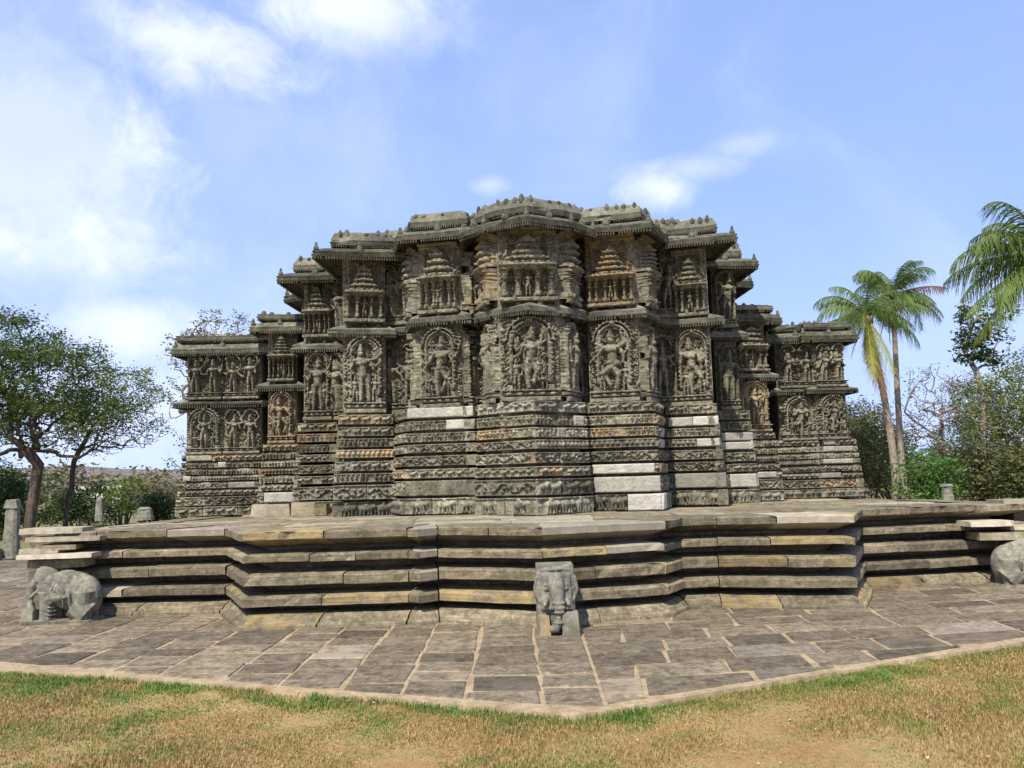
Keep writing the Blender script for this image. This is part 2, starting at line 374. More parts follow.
def deity_panel(w_, h_, rg, kind='deity', res=.0095):
    m = HM(w_, h_, res); c = w_/2; ped = h_*.14
    m.rect(0, w_, 0, ped*.42, .085); m.rect(.03*w_, .97*w_, ped*.5, ped*.78, .07); m.rect(.0*w_, 1.0*w_, ped*.84, ped, .095)
    for k in range(5): m.blob(w_*(.12+.19*k), ped*.62, .06*w_, ped*.16, .02, base=.07)
    if kind in ('deity', 'dance', 'dense'):
        ar = w_*rg.uniform(.29, .37); cy = h_*.97-ar-.06*w_
        for (wd, ex, ht) in ((.035, 0, .085), (.02, .075, .10), (.022, -.06, .06)):
            m.ring(c, cy, ar+ex*w_, wd*w_+.004, ht)
        for s_ in (-1, 1):
            m.cap(c+s_*ar, cy, c+s_*ar*1.02, ped+h_*.1, .05*w_, .045*w_, .08)
            m.rect(c+s_*(ar+.02*w_)-.045*w_, c+s_*(ar+.02*w_)+.045*w_, ped, ped+.05*h_, .095)
        nb = 15
        for k in range(nb):   # flame scallops round the arch
            a = pi*k/(nb-1); rr = ar+.10*w_
            m.blob(c+rr*cos(a), cy+rr*sin(a), .034*w_, .034*w_, .10)
        for k in range(9):
            for s_ in (-1, 1): m.blob(c+s_*ar*1.14, ped+h_*.14+k*.055*h_, .03*w_, .02*h_, .08+.02*(k % 2))
        m.blob(c, cy+ar+.03*w_, .075*w_, .06*w_, .125)
        fh = (cy+ar*.92)-ped
        person(m, c, ped, fh*.93, rg, .12, arms=rg.integers(2, 6), dance=(kind != 'deity') or rg.random() < .25, lean=rg.uniform(-.06, .06))
        for s_ in (-1, 1):
            person(m, c+s_*w_*.235, ped, fh*rg.uniform(.36, .5), rg, .085, arms=1, lean=rg.uniform(-.05, .05))
            for q in range(7):
                y = ped+fh*(.45+.07*q); m.ring(c+s_*w_*rg.uniform(.17, .30), y, .028*w_, .011*w_+.003, .06, -pi, pi)
        if kind == 'dense':
            for q in range(26):
                x, y = rg.uniform(.06, .94)*w_, rg.uniform(ped, h_*.93); m.blob(x, y, rg.uniform(.02, .05)*w_, rg.uniform(.02, .05)*w_, rg.uniform(.07, .12))
            for q in range(6): person(m, rg.uniform(.1, .9)*w_, ped+rg.uniform(0, .5)*h_, .27*h_, rg, .11, 1)
    elif kind == 'pair':
        for s_ in (-.25, .25):
            person(m, c+s_*w_, ped, h_*rg.uniform(.60, .72), rg, .11, arms=2, lean=rg.uniform(-.08, .08))
            m.ring(c+s_*w_, h_*.80, w_*.19, .03*w_, .08)
        for q in range(14): m.blob(rg.uniform(.05, .95)*w_, rg.uniform(.78, .96)*h_, .035*w_, .022*h_, .08)
    elif kind == 'single':
        person(m, c, ped, h_*.70, rg, .12, arms=2, lean=rg.uniform(-.08, .08))
        m.ring(c, h_*.80, w_*.30, .05*w_, .08)
        for q in range(11): a = pi*q/10; m.blob(c+w_*.38*cos(a), h_*.80+w_*.34*sin(a), .06*w_, .045*w_, .09)
        for s_ in (-1, 1): m.cap(c+s_*w_*.42, ped, c+s_*w_*.42, h_*.78, .05*w_, .04*w_, .07)
    elif kind == 'pilaster':
        pil(m, c, .34*w_, 0, h_*.97, .11)
        for s_ in (-1, 1): m.cap(c+s_*w_*.40, ped, c+s_*w_*.40, h_*.9, .07*w_, .06*w_, .06)
    infill(m, rg, 3.2)
    m.rough(.0028, rg)
    return m
def infill(m, rg, dens):
    """small ornament (foliage curls, beads, jewellery) over whatever is still flat"""
    K = HM(m.w, m.h, 1); K.u, K.v = m.u, m.v; K.H = np.zeros_like(m.H); n = int(m.w*m.h/.0016*dens*.35)
    for k in range(n):
        x, y = rg.uniform(0, m.w), rg.uniform(m.h*.1, m.h)
        if rg.random() < .3: K.ring(x, y, rg.uniform(.012, .024), .009, .03, -pi, rg.uniform(0, pi))
        else: K.blob(x, y, rg.uniform(.008, .022), rg.uniform(.010, .03), rg.uniform(.015, .04), rot=rg.uniform(0, 3))
    m.H = m.H+K.H*np.clip(1.15-m.H/.07, .12, 1)
def pil(m, c, wd, y0, y1, ht):
    h = y1-y0
    m.rect(c-wd/2, c+wd/2, y0, y0+.14*h, ht, .25); m.rect(c-wd*.36, c+wd*.36, y0+.14*h, y0+.55*h, ht*.8, .6)
    for k, (a, b, q) in enumerate(((.55, .59, .46), (.61, .66, .34), (.68, .75, .5), (.77, .80, .38), (.82, .90, .56), (.92, 1.0, .65))):
        m.rect(c-wd*q, c+wd*q, y0+a*h, y0+b*h, ht*(.8+.25*(k % 2)), .3)
def pavilion_panel(w_, h_, rg, res=.0095):
    """row of stout pilasters carrying a cornice, with a stepped miniature tower above between slim wall pilasters"""
    m = HM(w_, h_, res); c = w_/2; cy = rg.uniform(.38, .46)
    m.rect(0, w_, 0, .05*h_, .09); m.rect(.03*w_, .97*w_, .05*h_, .075*h_, .05)
    for s_ in (-1, 1): pil(m, c+s_*w_*.36, .085*w_, cy*h_, h_*.93, .035)
    xs = [(-.40, -.17, .17, .40), (-.40, -.22, .22, .40), (-.42, -.28, -.10, .10, .28, .42)][rg.integers(0, 3)]
    for x in xs: pil(m, c+x*w_, (.13 if len(xs) < 5 else .10)*w_, .075*h_, cy*h_, .10)
    person(m, c, .08*h_, (cy-.10)*h_, rg, .07, 1)
    y = cy*h_
    for wd, th, ht in ((.49, .022, .10), (.50, .022, .13), (.485, .018, .11), (.44, .02, .07)):
        m.rect(c-wd*w_, c+wd*w_, y, y+th*h_, ht, .12); y += th*h_
    n = int(w_/.075)
    for k in range(n): m.blob((k+.5)*w_/n, y-.01*h_, .024, .022*h_, .11)
    wd = rg.uniform(.33, .40); nt = rg.integers(3, 6)
    for k in range(nt):
        t_ = .30*h_/nt
        m.rect(c-wd*w_, c+wd*w_, y, y+t_*.30, .085, .3); m.rect(c-wd*w_*.80, c+wd*w_*.80, y+t_*.30, y+t_*.62, .045, .3); m.rect(c-wd*w_*.95, c+wd*w_*.95, y+t_*.62, y+t_, .10, .35)
        for q in (-.7, 0, .7): m.blob(c+q*wd*w_, y+t_*.75, .05*w_, t_*.42, .115)
        y += t_; wd *= rg.uniform(.70, .82)
    m.blob(c, y+.02*h_, .13*w_, .05*h_, .09); m.blob(c, y+.065*h_, .05*w_, .04*h_, .08)
    m.rect(0, w_, .93*h_, .955*h_, .05); m.rect(0, w_, .965*h_, h_, .08)
    infill(m, rg, 1.0); m.rough(.003, rg); return m
def frieze(L, h_, kind, rg, res=.011):
    m = HM(L, h_, res)
    b = h_*.09
    m.H[:] = 0.0
    m.rect(0, L, 0, b, .022); m.rect(0, L, h_-b, h_, .02)
    if kind == 'plain':
        m.H[:] = .012; m.H += .008*(m.v/h_)
        for k in range(int(L*5)): m.blob(rg.uniform(0, L), rg.uniform(0, h_), rg.uniform(.02, .06), rg.uniform(.01, .03), -.012, base=.012)
    elif kind == 'elephant':
        p = h_*1.25; n = max(1, int(L/p)); s0 = (L-n*p)/2
        for k in range(n):
            x = s0+(k+.5)*p+rg.uniform(-.06, .06)*p; y = h_*.5
            m.blob(x, y+.08*h_, .40*p, .26*h_, .05); m.blob(x+.38*p, y+.14*h_, .17*p, .20*h_, .06)
            m.cap(x+.46*p, y+.1*h_, x+.5*p, .14*h_, .055*p, .03*p, .045)
            for q in (-.27, -.1, .12, .27): m.cap(x+q*p, y, x+q*p, .1*h_, .07*p, .06*p, .04)
            if rg.random() < .6: m.blob(x-.02*p, y+.36*h_, .10*p, .12*h_, .045)
    elif kind == 'scroll':
        p = h_*rg.uniform(.75, 1.0); n = max(1, int(L/p)); s0 = (L-n*p)/2; px_, py_ = 0, h_*.5
        for k in range(n*4+1):
            x = s0+k*p/4; y = h_*(.5+.28*sin(k*pi/4)); m.cap(px_, py_, x, y, .05*h_, .05*h_, .03); px_, py_ = x, y
        for k in range(n):
            x = s0+(k+.5)*p
            for q in range(4): m.blob(x+rg.uniform(-.35, .35)*p, h_*rg.uniform(.2, .8), rg.uniform(.07, .15)*h_, rg.uniform(.08, .16)*h_, rg.uniform(.03, .05), rot=rg.uniform(0, 3))
    elif kind == 'animal':
        p = h_*1.05; n = max(1, int(L/p)); s0 = (L-n*p)/2
        for k in range(n):
            x = s0+(k+.5)*p+rg.uniform(-.07, .07)*p; y = h_*.5
            m.cap(x-.25*p, y, x+.18*p, y+.06*h_, .17*h_, .19*h_, .045); m.blob(x+.32*p, y+.2*h_, .14*h_, .15*h_, .05)
            for q in (-.28, -.18, .14, .26): m.cap(x+q*p, y, x+(q+rg.uniform(-.08, .1))*p, .12*h_, .06*h_, .045*h_, .035)
            m.cap(x-.35*p, y, x-.42*p, y+.3*h_, .04*h_, .03*h_, .03)
    elif kind == 'narrative':
        p = h_*.52; n = max(1, int(L/p)); s0 = (L-n*p)/2
        for k in range(n):
            if rg.random() < .1: continue
            x = s0+(k+.5)*p
            person(m, x, b, h_*rg.uniform(.68, .86), rg, .045, 1, dance=rg.random() < .4, lean=rg.uniform(-.1, .1))
    elif kind == 'lozenge':
        p = h_*.6; n = max(1, int(L/p)); s0 = (L-n*p)/2
        for k in range(n): m.blob(s0+(k+.5)*p, h_*.5, .42*p, .33*h_, .03); m.blob(s0+(k+.5)*p, h_*.5, .15*p, .13*h_, .02, base=.025)
    # weather away stretches
    if kind != 'plain':
        for k in range(int(L*1.4)):
            x = rg.uniform(0, L); f = np.exp(-((m.u-x)/rg.uniform(.05, .13))**2); m.H = m.H*(1-.7*f)+.008*f
    m.rough(.002, rg)
    return m

RG = 1.35
def relief_block(mb, p0, p1, z0, z1, out, m, tone, back=.16, off=0.0, slope=0.0, gain=RG):
    """p0,p1: xy ends; out: outward xy unit; m: HM; slope: extra outward offset at the bottom"""
    ny, nx = m.H.shape
    k = np.linspace(0, 1, nx)[None, :, None]; vz = np.linspace(0, 1, ny)[:, None]
    H = m.H.copy(); e = .010
    H[0] -= e; H[-1] -= e; H[:, 0] -= e; H[:, -1] -= e
    XY = (1-k)*np.array(p0)[None, None]+k*np.array(p1)[None, None]+0*vz[..., None]
    H = H*gain
    XY = XY+(H+off+slope*(1-vz))[..., None]*np.array(out)[None, None]
    Z = np.broadcast_to(z0+(z1-z0)*vz, (ny, nx))
    P = np.concatenate([XY, Z[..., None]], -1)
    mb.grid(P, tone)
    o3 = np.array([out[0], out[1], 0])*back
    for edge in (P[0][::-1], P[-1], P[:, 0], P[:, -1][::-1]):
        E = np.stack([edge, edge-o3]); mb.grid(E, tone)

# ------------------------------------------------------------------ convex prism helpers
def offset_poly(P, d):
    """P ccw seen from above? -> works for either orientation by outward test against the centroid"""
    P = [np.array(p, float) for p in P]; n = len(P); c = sum(P)/n; out = []
    L = []
    for i in range(n):
        a, b = P[i], P[(i+1) % n]; e = (b-a)/np.linalg.norm(b-a); nn = np.array([e[1], -e[0]])
        if (a-c)@nn < 0: nn = -nn
        L.append((a+nn*d, e))
    for i in range(n):
        (a, e), (b, f) = L[i-1], L[i]
        det = e[0]*(-f[1])+f[0]*e[1]
        if abs(det) < 1e-6: out.append(b); continue
        r = b-a; s_ = (r[0]*(-f[1])+f[0]*r[1])/det; q = a+e*s_
        mv = q-P[i]; ln = np.linalg.norm(mv)
        if ln > abs(d)*1.9+1e-6: q = P[i]+mv/ln*abs(d)*1.9
        out.append(q)
    return out
lrg = np.random.default_rng(99)
def loft(mb, P, prof, tone=(.5, 0, 0), cap_top=True, cap_bot=False, wear=0.0, step=.11):
    """stack of offset polygons: prof = [(offset, z), ...] from bottom to top; wear = weathered wobble of the edges in metres"""
    rings = [np.array([[*q, z] for q in offset_poly(P, o)]) for o, z in prof]
    n = len(P); tones = None
    if wear:
        base = rings[0]; cnt = [max(2, int(np.linalg.norm(base[(i+1) % n]-base[i])/step)) for i in range(n)]
        cen = base.mean(0)[:2]; N = sum(cnt)
        wo = np.convolve(lrg.normal(0, wear, N+4), np.ones(3)/2.2, 'same')[2:-2]; wz = np.convolve(lrg.normal(0, wear*.7, N+4), np.ones(3)/2.2, 'same')[2:-2]
        chip = np.where(lrg.random(N) < .07, lrg.uniform(.01, .04, N), 0)
        tv = np.repeat(np.clip(tone[0]+lrg.normal(0, .17, N//4+2), .08, .95), 4)[:N]
        new = []
        for k_, rg_ in enumerate(rings):
            pts = np.concatenate([rg_[i]+(rg_[(i+1) % n]-rg_[i])*(np.arange(cnt[i])/cnt[i])[:, None] for i in range(n)])
            d = pts[:, :2]-cen; d /= np.linalg.norm(d, axis=1)[:, None]+1e-9
            f = 1.0 if 0 < k_ < len(rings)-1 else .3
            pts[:, :2] += d*((wo-chip*(lrg.random(N) < .6))*f)[:, None]; pts[:, 2] += wz*f; new.append(pts)
        rings = new; n = N; tones = np.stack([tv, np.full(N, tone[1]), np.full(N, tone[2])], 1)
    for a, b in zip(rings[:-1], rings[1:]):
        V = np.concatenate([a, b]); q = [[i, (i+1) % n, n+(i+1) % n, n+i] for i in range(n)]
        mb.add(V, q, None, tone if tones is None else np.concatenate([tones, tones]))
    if cap_top: mb.add(rings[-1], None, [list(range(n))], tone)
    if cap_bot: mb.add(rings[0], None, [list(range(n))[::-1]], tone)
def rtone(rg, amp=.16, pale=0, st=0): return (float(np.clip(.5+rg.normal(0, amp), .12, .95)), pale, st)

# pale replacement blocks in the temple base: pixel boxes (x0,x1,ymid) of the photograph's lighter stones
PALE = [(408, 475, 409, .75), (478, 588, 405, .35), (446, 475, 420, 1), (573, 583, 419, 1), (556, 564, 431, .9), (592, 655, 469, 1), (594, 662, 484, .85),
        (628, 665, 501, 1), (668, 720, 421, 1), (697, 720, 444, 1), (658, 666, 433, .9), (658, 666, 444, .9), (721, 753, 436, 1), (721, 753, 447, 1),
        (674, 728, 484, .8), (730, 757, 481, .8), (757, 777, 477, .8), (823, 835, 441, .9), (823, 835, 448, .8), (823, 853, 462, 1), (833, 853, 447, .8), (823, 841, 476, .8),
        (186, 212, 459, .6), (218, 226, 463, .9), (183, 191, 478, 1), (228, 255, 485, .7), (264, 297, 499, 1)]
KINDS = ['animal', 'narrative', 'narrative', 'lozenge', 'scroll', 'animal', 'scroll', 'elephant']
COURSES = [(2.57, 2.725), (2.38, 2.527), (2.2, 2.34), (2.035, 2.165), (1.83, 1.985), (1.645, 1.785), (1.375, 1.605), (1.1, 1.342)]
PZ = 1.095
temple = empty('stone_temple', (.3, 13.0, PZ))
tag(temple, 'dark weathered star shaped stone temple with carved deity friezes standing on the stepped platform', 'temple')

def outward(a, b):
    e = np.array(b)-np.array(a); e = e/np.linalg.norm(e); return np.array([e[1], -e[0]])   # a->b left to right, outward towards the camera
def XYp(lst, z=2.4): return [(solveX(px, Y, z), Y) for px, Y in lst]
def close(front, back=2.2, inset=.12):
    a, b = front[0], front[-1]
    return list(front)+[(b[0]-inset, b[1]+back), (a[0]+inset, a[1]+back+.01)]

def make_bay(base, wall, top='main', kinds=('deity',), upper='pavilion', seed=0, z_j=0.0, eave_off=.38, label=None, top_poly=None, finials=True, parap=True):
    rg = np.random.default_rng(seed+100)
    S = {'main': (2.725, 4.02, 4.2, 5.36, 5.0), 'inter': (2.36, 3.33, 3.48, 4.45, 4.2), 'wing': (2.20, 3.08, 3.20, 4.11, 3.9)}[top]
    zb, zc0, zc1, ze, _ = S
    W = XYp(wall, 3.3 if top == 'main' else 2.9)
    WP = close(W)
    core = MB(); loft(core, WP, [(0, PZ), (0, ze+.06)], rtone(rg, .1))
    # ---- core walls
    if base:
        Bf = XYp(base, 1.9); BP = close(Bf)
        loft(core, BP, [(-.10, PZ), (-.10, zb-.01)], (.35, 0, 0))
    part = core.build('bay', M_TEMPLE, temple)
    if label: part['label'] = label
    # ---- base courses
    if base:
        nC = len(COURSES)
        for ci, (z0, z1) in enumerate(COURSES):
            s_ = (zb-PZ)/(2.725-PZ); z0, z1 = PZ+(z0-PZ)*s_+z_j*.3, PZ+(z1-PZ)*s_+z_j*.3
            mb = MB(); off = -.005+.011*ci
            q = offset_poly(BP, off)
            edges = [(q[i], q[i+1], True) for i in range(len(Bf)-1)]+[(q[len(Bf)-1], q[len(Bf)], False), (q[-1], q[0], False)]
            for a, b, front in edges:
                L = np.linalg.norm(b-a); e = (b-a)/L; n_ = outward(a, b)
                if not front:
                    b2 = a+e*min(L, 2.2); 
                    m = HM(np.linalg.norm(b2-a), z1-z0, .08); m.H[:] = .01
                    relief_block(mb, a, b2, z0, z1, n_, m, rtone(rg)); continue
                (xa, ya), (xb, yb) = proj(*a, (z0+z1)/2), proj(*b, (z0+z1)/2)
                cuts = {0.0, 1.0}
                hits = []
                for (r0, r1, ry, amt) in PALE:
                    if r1 > xa+2 and r0 < xb-2 and abs((ya+yb)/2-ry) < (5.2 if top == 'main' else 3.6):
                        k0, k1 = max(0, (r0-xa)/(xb-xa)), min(1, (r1-xa)/(xb-xa))
                        if k1-k0 > .08: hits.append((k0, k1, amt)); cuts |= {k0, k1}
                cuts = sorted(cuts); full = [cuts[0]]
                for c0, c1 in zip(cuts[:-1], cuts[1:]):
                    if c1-full[-1] < .03: continue
                    nb = max(1, int(round((c1-c0)*L/rg.uniform(.45, .95))))
                    st = sorted(c0+(c1-c0)*(np.arange(1, nb)/nb+rg.uniform(-.12, .12, nb-1)/nb))
                    full += list(st)+[c1]
                kd = KINDS[ci]
                if rg.random() < .22: kd = rg.choice(['plain', 'scroll', 'animal', 'narrative'])
                for c0, c1 in zip(full[:-1], full[1:]):
                    pl = max([amt*.85 for k0, k1, amt in hits if k0-.02 <= (c0+c1)/2 <= k1+.02] or [0])
                    LL = (c1-c0)*L-.006
                    if LL < .02: continue
                    m = frieze(LL, z1-z0, 'plain' if pl > .5 else kd, rg)
                    tn = rtone(rg, .19, pl, float(rg.random() < .07)*.6 + (.5 if ci == 0 and xb < 400 else 0))
                    jj = rg.uniform(-.014, .014)-(.035 if rg.random() < .10 else 0); zj = rg.uniform(-.005, .005)
                    relief_block(mb, a+e*(c0*L+.003), a+e*(c1*L-.003), z0+zj, z1+zj, n_, m, tn, off=jj, slope=.0)
            mb.build('moulding_course', M_TEMPLE, part, True)
        lid = MB(); loft(lid, BP, [(-.03, zb-.03), (-.03, zb-.004+z_j*.3)], rtone(rg, .1, 0, .4)); lid.build('ledge', M_TEMPLE, part)
    # ---- reliefs
    zlo = zb if base else PZ+.55
    tiers = [(zb, zc0, kinds, 'figure_panel'), (zc1, ze-.0, None, 'pavilion_panel')]
    for (z0, z1, kk, nm) in tiers:
        ei = 0
        for a, b in zip(W[:-1], W[1:]):
            a, b = np.array(a), np.array(b); L = np.linalg.norm(b-a); n_ = outward(a, b); e = (b-a)/L
            npan = max(1, int(round(L/.75))) if top == 'wing' else 1
            for k in range(npan):
                mb = MB(); a2, b2 = a+e*(L*k/npan+.012), a+e*(L*(k+1)/npan-.012); LL = np.linalg.norm(b2-a2)
                if kk is not None:
                    kd = kk[(ei+k) % len(kk)]
                    if LL < .45 and kd in ('deity', 'dance', 'dense', 'pair'): kd = 'single'
                    if LL < .22: kd = 'pilaster' if rg.random() < .4 else 'single'
                    m = deity_panel(LL, z1-z0-.02, rg, kd)
                else:
                    if upper == 'pavilion' and LL > .4: m = pavilion_panel(LL, z1-z0-.02, rg)
                    elif LL < .22: m = deity_panel(LL, z1-z0-.02, rg, 'pilaster')
                    elif upper == 'figures' or LL > .3: m = deity_panel(LL, (z1-z0-.02), rg, 'single' if LL < .5 else 'pair')
                    else: m = deity_panel(LL, z1-z0-.02, rg, 'pilaster')
                relief_block(mb, a2, b2, z0+.008, z1-.012, n_, m, rtone(rg, .09, .0, float(rg.random() < .12)*.4), back=.05, off=.012, gain=RG*(1.15 if kk is not None else 1.6))
                mb.build(nm, M_TEMPLE, part, True)
            ei += 1
    # side walls facing away: shallow pilasters
    # ---- middle cornice
    if top_poly: W = XYp(top_poly, 4.2); WP = close(W)
    def dentils(mb, poly, off, z0, z1, nf, wd=.02, gap=.042, dep=.05, skip=0):
        q = offset_poly(poly, off)
        ids = [(i, i+1) for i in range(nf-1)]+[(nf-1, nf), (len(poly)-1, 0)]
        for i, j in ids:
            a, b = q[i], q[j]; L = np.linalg.norm(b-a); e = (b-a)/L; n_ = outward(a, b); L = min(L, 1.6 if i >= nf-1 else L)
            rz = math.atan2(e[1], e[0])
            st = 0 if not (i == len(poly)-1) else np.linalg.norm(b-a)-L
            for k in range(int(L/gap)):
                if rg.random() < .06: continue
                c = a+e*(st+(k+.5)*gap)-n_*dep/2
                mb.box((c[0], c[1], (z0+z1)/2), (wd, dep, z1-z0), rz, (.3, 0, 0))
    co = MB(); cz0, cz1 = zc0+z_j*.5, zc1+z_j*.5; h = cz1-cz0
    loft(co, WP, [(0, cz0), (.15, cz0+.02), (.19, cz0+.03), (.20, cz0+.32*h), (.17, cz0+.36*h), (.185, cz0+.60*h), (.12, cz0+.82*h), (.06, cz1), (.02, cz1+.02)], rtone(rg, .1, .12), wear=.007)
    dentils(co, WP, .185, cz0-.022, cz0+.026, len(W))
    for i in range(len(W)-1):       # little arched gables on the cornice
        a, b = np.array(W[i]), np.array(W[i+1]); L = np.linalg.norm(b-a); e = (b-a)/L; n_ = outward(a, b)
        for k in range(max(1, int(L/.2))):
            c = a+e*((k+.5)*L/max(1, int(L/.2)))+n_*.10; co.ell((c[0], c[1], cz1-.012), (.045, .05, .045), seg=8, rings=6, tone=rtone(rg, .1))
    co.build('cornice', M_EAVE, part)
    # ---- great eave
    ev = MB(); z = ze+z_j; E = eave_off
    loft(ev, WP, [(0, z+.04), (E*.55, z+.02), (E-.03, z-.055), (E, z-.055), (E+.012, z-.02), (E-.012, z-.012), (E+.004, z+.03), (E-.02, z+.05), (E*.62, z+.115), (E*.3, z+.15), (0.02, z+.17)], rtone(rg, .12), wear=.009)
    dentils(ev, WP, E-.005, z-.095, z-.052, len(W))
    # ribs on the underside
    for i in range(len(W)-1):
        a, b = np.array(W[i]), np.array(W[i+1]); L = np.linalg.norm(b-a); e = (b-a)/L; n_ = outward(a, b)
        for k in range(int(L/.12)+1):
            c = a+e*(k*.12)+n_*E*.45; ev.box((c[0], c[1], z-.0), (.03, E*.8, .035), math.atan2(e[1], e[0]), rtone(rg, .1))
    if finials:
        q = offset_poly(WP, E-.06)
        for i in range(len(W)):
            p = q[i]; ev.ell((p[0], p[1], z+.085), (.045, .045, .055), seg=8, rings=6); ev.ell((p[0], p[1], z+.145), (.024, .024, .05), seg=8, rings=6)
        for i in range(len(W)-1):
            p = (q[i]+q[i+1])/2
            if np.linalg.norm(q[i]-q[i+1]) > .5:
                ev.ell((p[0], p[1], z+.10), (.055, .035, .06), seg=8, rings=6); ev.ell((p[0], p[1], z+.165), (.02, .02, .04), seg=8, rings=6)
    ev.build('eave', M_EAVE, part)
    # ---- parapet
    if parap:
        pa = MB(); zp = z+.165; ph = .30 if top == 'main' else .15
        loft(pa, WP, [(.02, zp-.03), (.03, zp+.03), (.15, zp+.035), (.165, zp+.075), (.14, zp+.085), (.155, zp+.12), (.10, zp+ph*.8), (.04, zp+ph*.95), (-.2, zp+ph)], rtone(rg, .14, .12), wear=.012)
        dentils(pa, WP, .15, zp+.002, zp+.04, len(W), .018, .038, .04)
        q = offset_poly(WP, .10)
        for i, j in [(k, k+1) for k in range(len(W)-1)]+[(len(W)-1, len(W)), (len(WP)-1, 0)]:
            a, b = q[i], q[j]; L = np.linalg.norm(b-a); e = (b-a)/L
            n = max(1, int(L/.13))
            for k in range(n):
                if rg.random() < .3: continue
                c = a+e*((k+.5+rg.uniform(-.2, .2))*L/n); hh = rg.uniform(.03, .095)
                pa.ell((c[0], c[1], zp+ph*.78), (rg.uniform(.03, .05), .038, hh), seg=8, rings=6, tone=rtone(rg, .15))
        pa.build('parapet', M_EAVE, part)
        rf = MB(); loft(rf, WP, [(.0, zp+ph*.7), (-.02, zp+ph+.006), (-.5, zp+ph+.05)], rtone(rg, .15), wear=.012); rf.build('roof_mortar_cap', M_ROOF, part)
    return part

# stellate shrine, from left to right
make_bay([(181, 15.5), (264, 15.6)], [(187, 15.62), (262, 15.7)], 'wing', ('deity', 'pair', 'single'), 'figures', 1, 0, .22, 'low left wing of the temple with two eave tiers')
make_bay([(262, 15.32), (299, 15.38)], [(268, 15.45), (297, 15.5)], 'inter', ('dance',), 'pavilion', 2, 0.0, .26)
make_bay([(297, 15.0), (338, 15.0)], [(304, 15.1), (334, 15.1)], 'main', ('deity',), 'pavilion', 3, -.10)
make_bay(None, [(326, 15.3), (352, 15.0)], 'main', ('single',), 'pilaster', 4, -.05)
make_bay([(338, 13.56), (394, 13.75)], [(343, 13.7), (386, 13.85)], 'main', ('deity',), 'pavilion', 5, -.07)
make_bay([(388, 14.0), (402, 14.0)], [(384, 14.2), (422, 14.0)], 'main', ('pair',), 'figures', 6, .06)
make_bay([(397, 13.75), (408, 13.2), (475, 12.98)], [(418, 13.7), (421, 13.28), (463, 13.13), (468, 13.5)], 'main', ('pilaster', 'dance', 'pilaster'), 'pavilion', 7, .05)
make_bay([(470, 13.2), (484, 13.2)], [(462, 13.55), (504, 13.4)], 'main', ('pair',), 'figures', 8, .10)
make_bay([(478, 12.75), (535, 12.1), (587, 12.75)], [(490, 12.98), (500, 12.45), (560, 12.48), (572, 12.98)], 'main', ('single', 'dense', 'single'), 'pavilion', 9, -.01, label='central projecting bay with the most densely carved panel', top_poly=[(486, 12.85), (500, 12.60), (529, 12.36), (560, 12.60), (574, 12.85)])
make_bay([(582, 13.2), (596, 13.2)], [(564, 13.4), (592, 13.4)], 'main', ('single',), 'figures', 10, .11)
make_bay([(589, 12.9), (656, 12.75), (664, 13.4)], [(589, 13.1), (640, 12.92), (650, 13.35)], 'main', ('dance', 'single'), 'pavilion', 11, .015)
make_bay([(656, 14.1), (670, 14.1)], [(644, 14.1), (678, 14.1)], 'main', ('single',), 'figures', 12, .12)
make_bay([(667, 13.96), (720, 13.75)], [(676, 14.08), (712, 13.92)], 'main', ('deity',), 'pavilion', 13, .07)
make_bay([(712, 15.0), (753, 15.1)], [(716, 15.15), (738, 15.2)], 'main', ('dance',), 'pavilion', 14, -.03)
make_bay([(748, 15.7), (777, 15.85)], [(735, 15.75), (768, 15.9)], 'inter', ('deity',), 'pavilion', 15, 0.0, .28)
make_bay([(776, 16.3), (822, 16.3)], [(778, 16.4), (816, 16.42)], 'wing', ('deity', 'dance'), 'figures', 16, 0.04, .24)
make_bay([(822, 16.22), (858, 16.28)], [(814, 16.3), (846, 16.36)], 'wing', ('dense', 'single'), 'figures', 17, .05, .24, 'low right wing of the temple')
# further bays behind that show past the corners, and the hall body
make_bay(None, [(306, 16.8), (345, 16.4)], 'main', ('single',), 'pilaster', 18, -.05)
make_bay(None, [(700, 16.3), (736, 16.6)], 'main', ('single',), 'pilaster', 19, -.05)
hb = MB()
def boxr(mb, x0, x1, y0, y1, z0, z1, tone=(.5, 0, 0)): mb.box(((x0+x1)/2, (y0+y1)/2, (z0+z1)/2), (x1-x0, y1-y0, z1-z0), 0, tone)
boxr(hb, -2.6, 3.3, 15.2, 22, PZ+.002, 5.3); boxr(hb, -5.2, 5.9, 17.2, 24, PZ+.001, 3.9); boxr(hb, -1.6, 2.0, 13.9, 16, PZ+.003, 5.38)
hb.build('hall_body', M_TEMPLE, temple)
rm = MB(); loft(rm, [(-1.9, 14.3), (2.3, 14.3), (3.3, 16), (3.2, 20), (-2.8, 20), (-2.9, 16)], [(.0, 5.3), (-.1, 5.70), (-.6, 5.76)], (.5, 0, 0)); rm.build('roof', M_ROOF, temple)
# plinth stones at the foot of the left wing
for (px, w_, h_, Y, tn) in ((262, .30, .2, 14.9, (.7, .5, 0)), (280, .40, .2, 14.7, (.65, .4, 0)), (305, .42, .21, 14.5, (.6, .25, .4)), (322, .22, .19, 14.45, (.45, .0, .2))):
    mb = MB(); mb.box((solveX(px, Y, 1.2), Y, PZ+h_/2+.003), (w_, .3, h_), .03, tn, .93, .012)
    o = mb.build('plinth_stone', M_PLAT, temple)

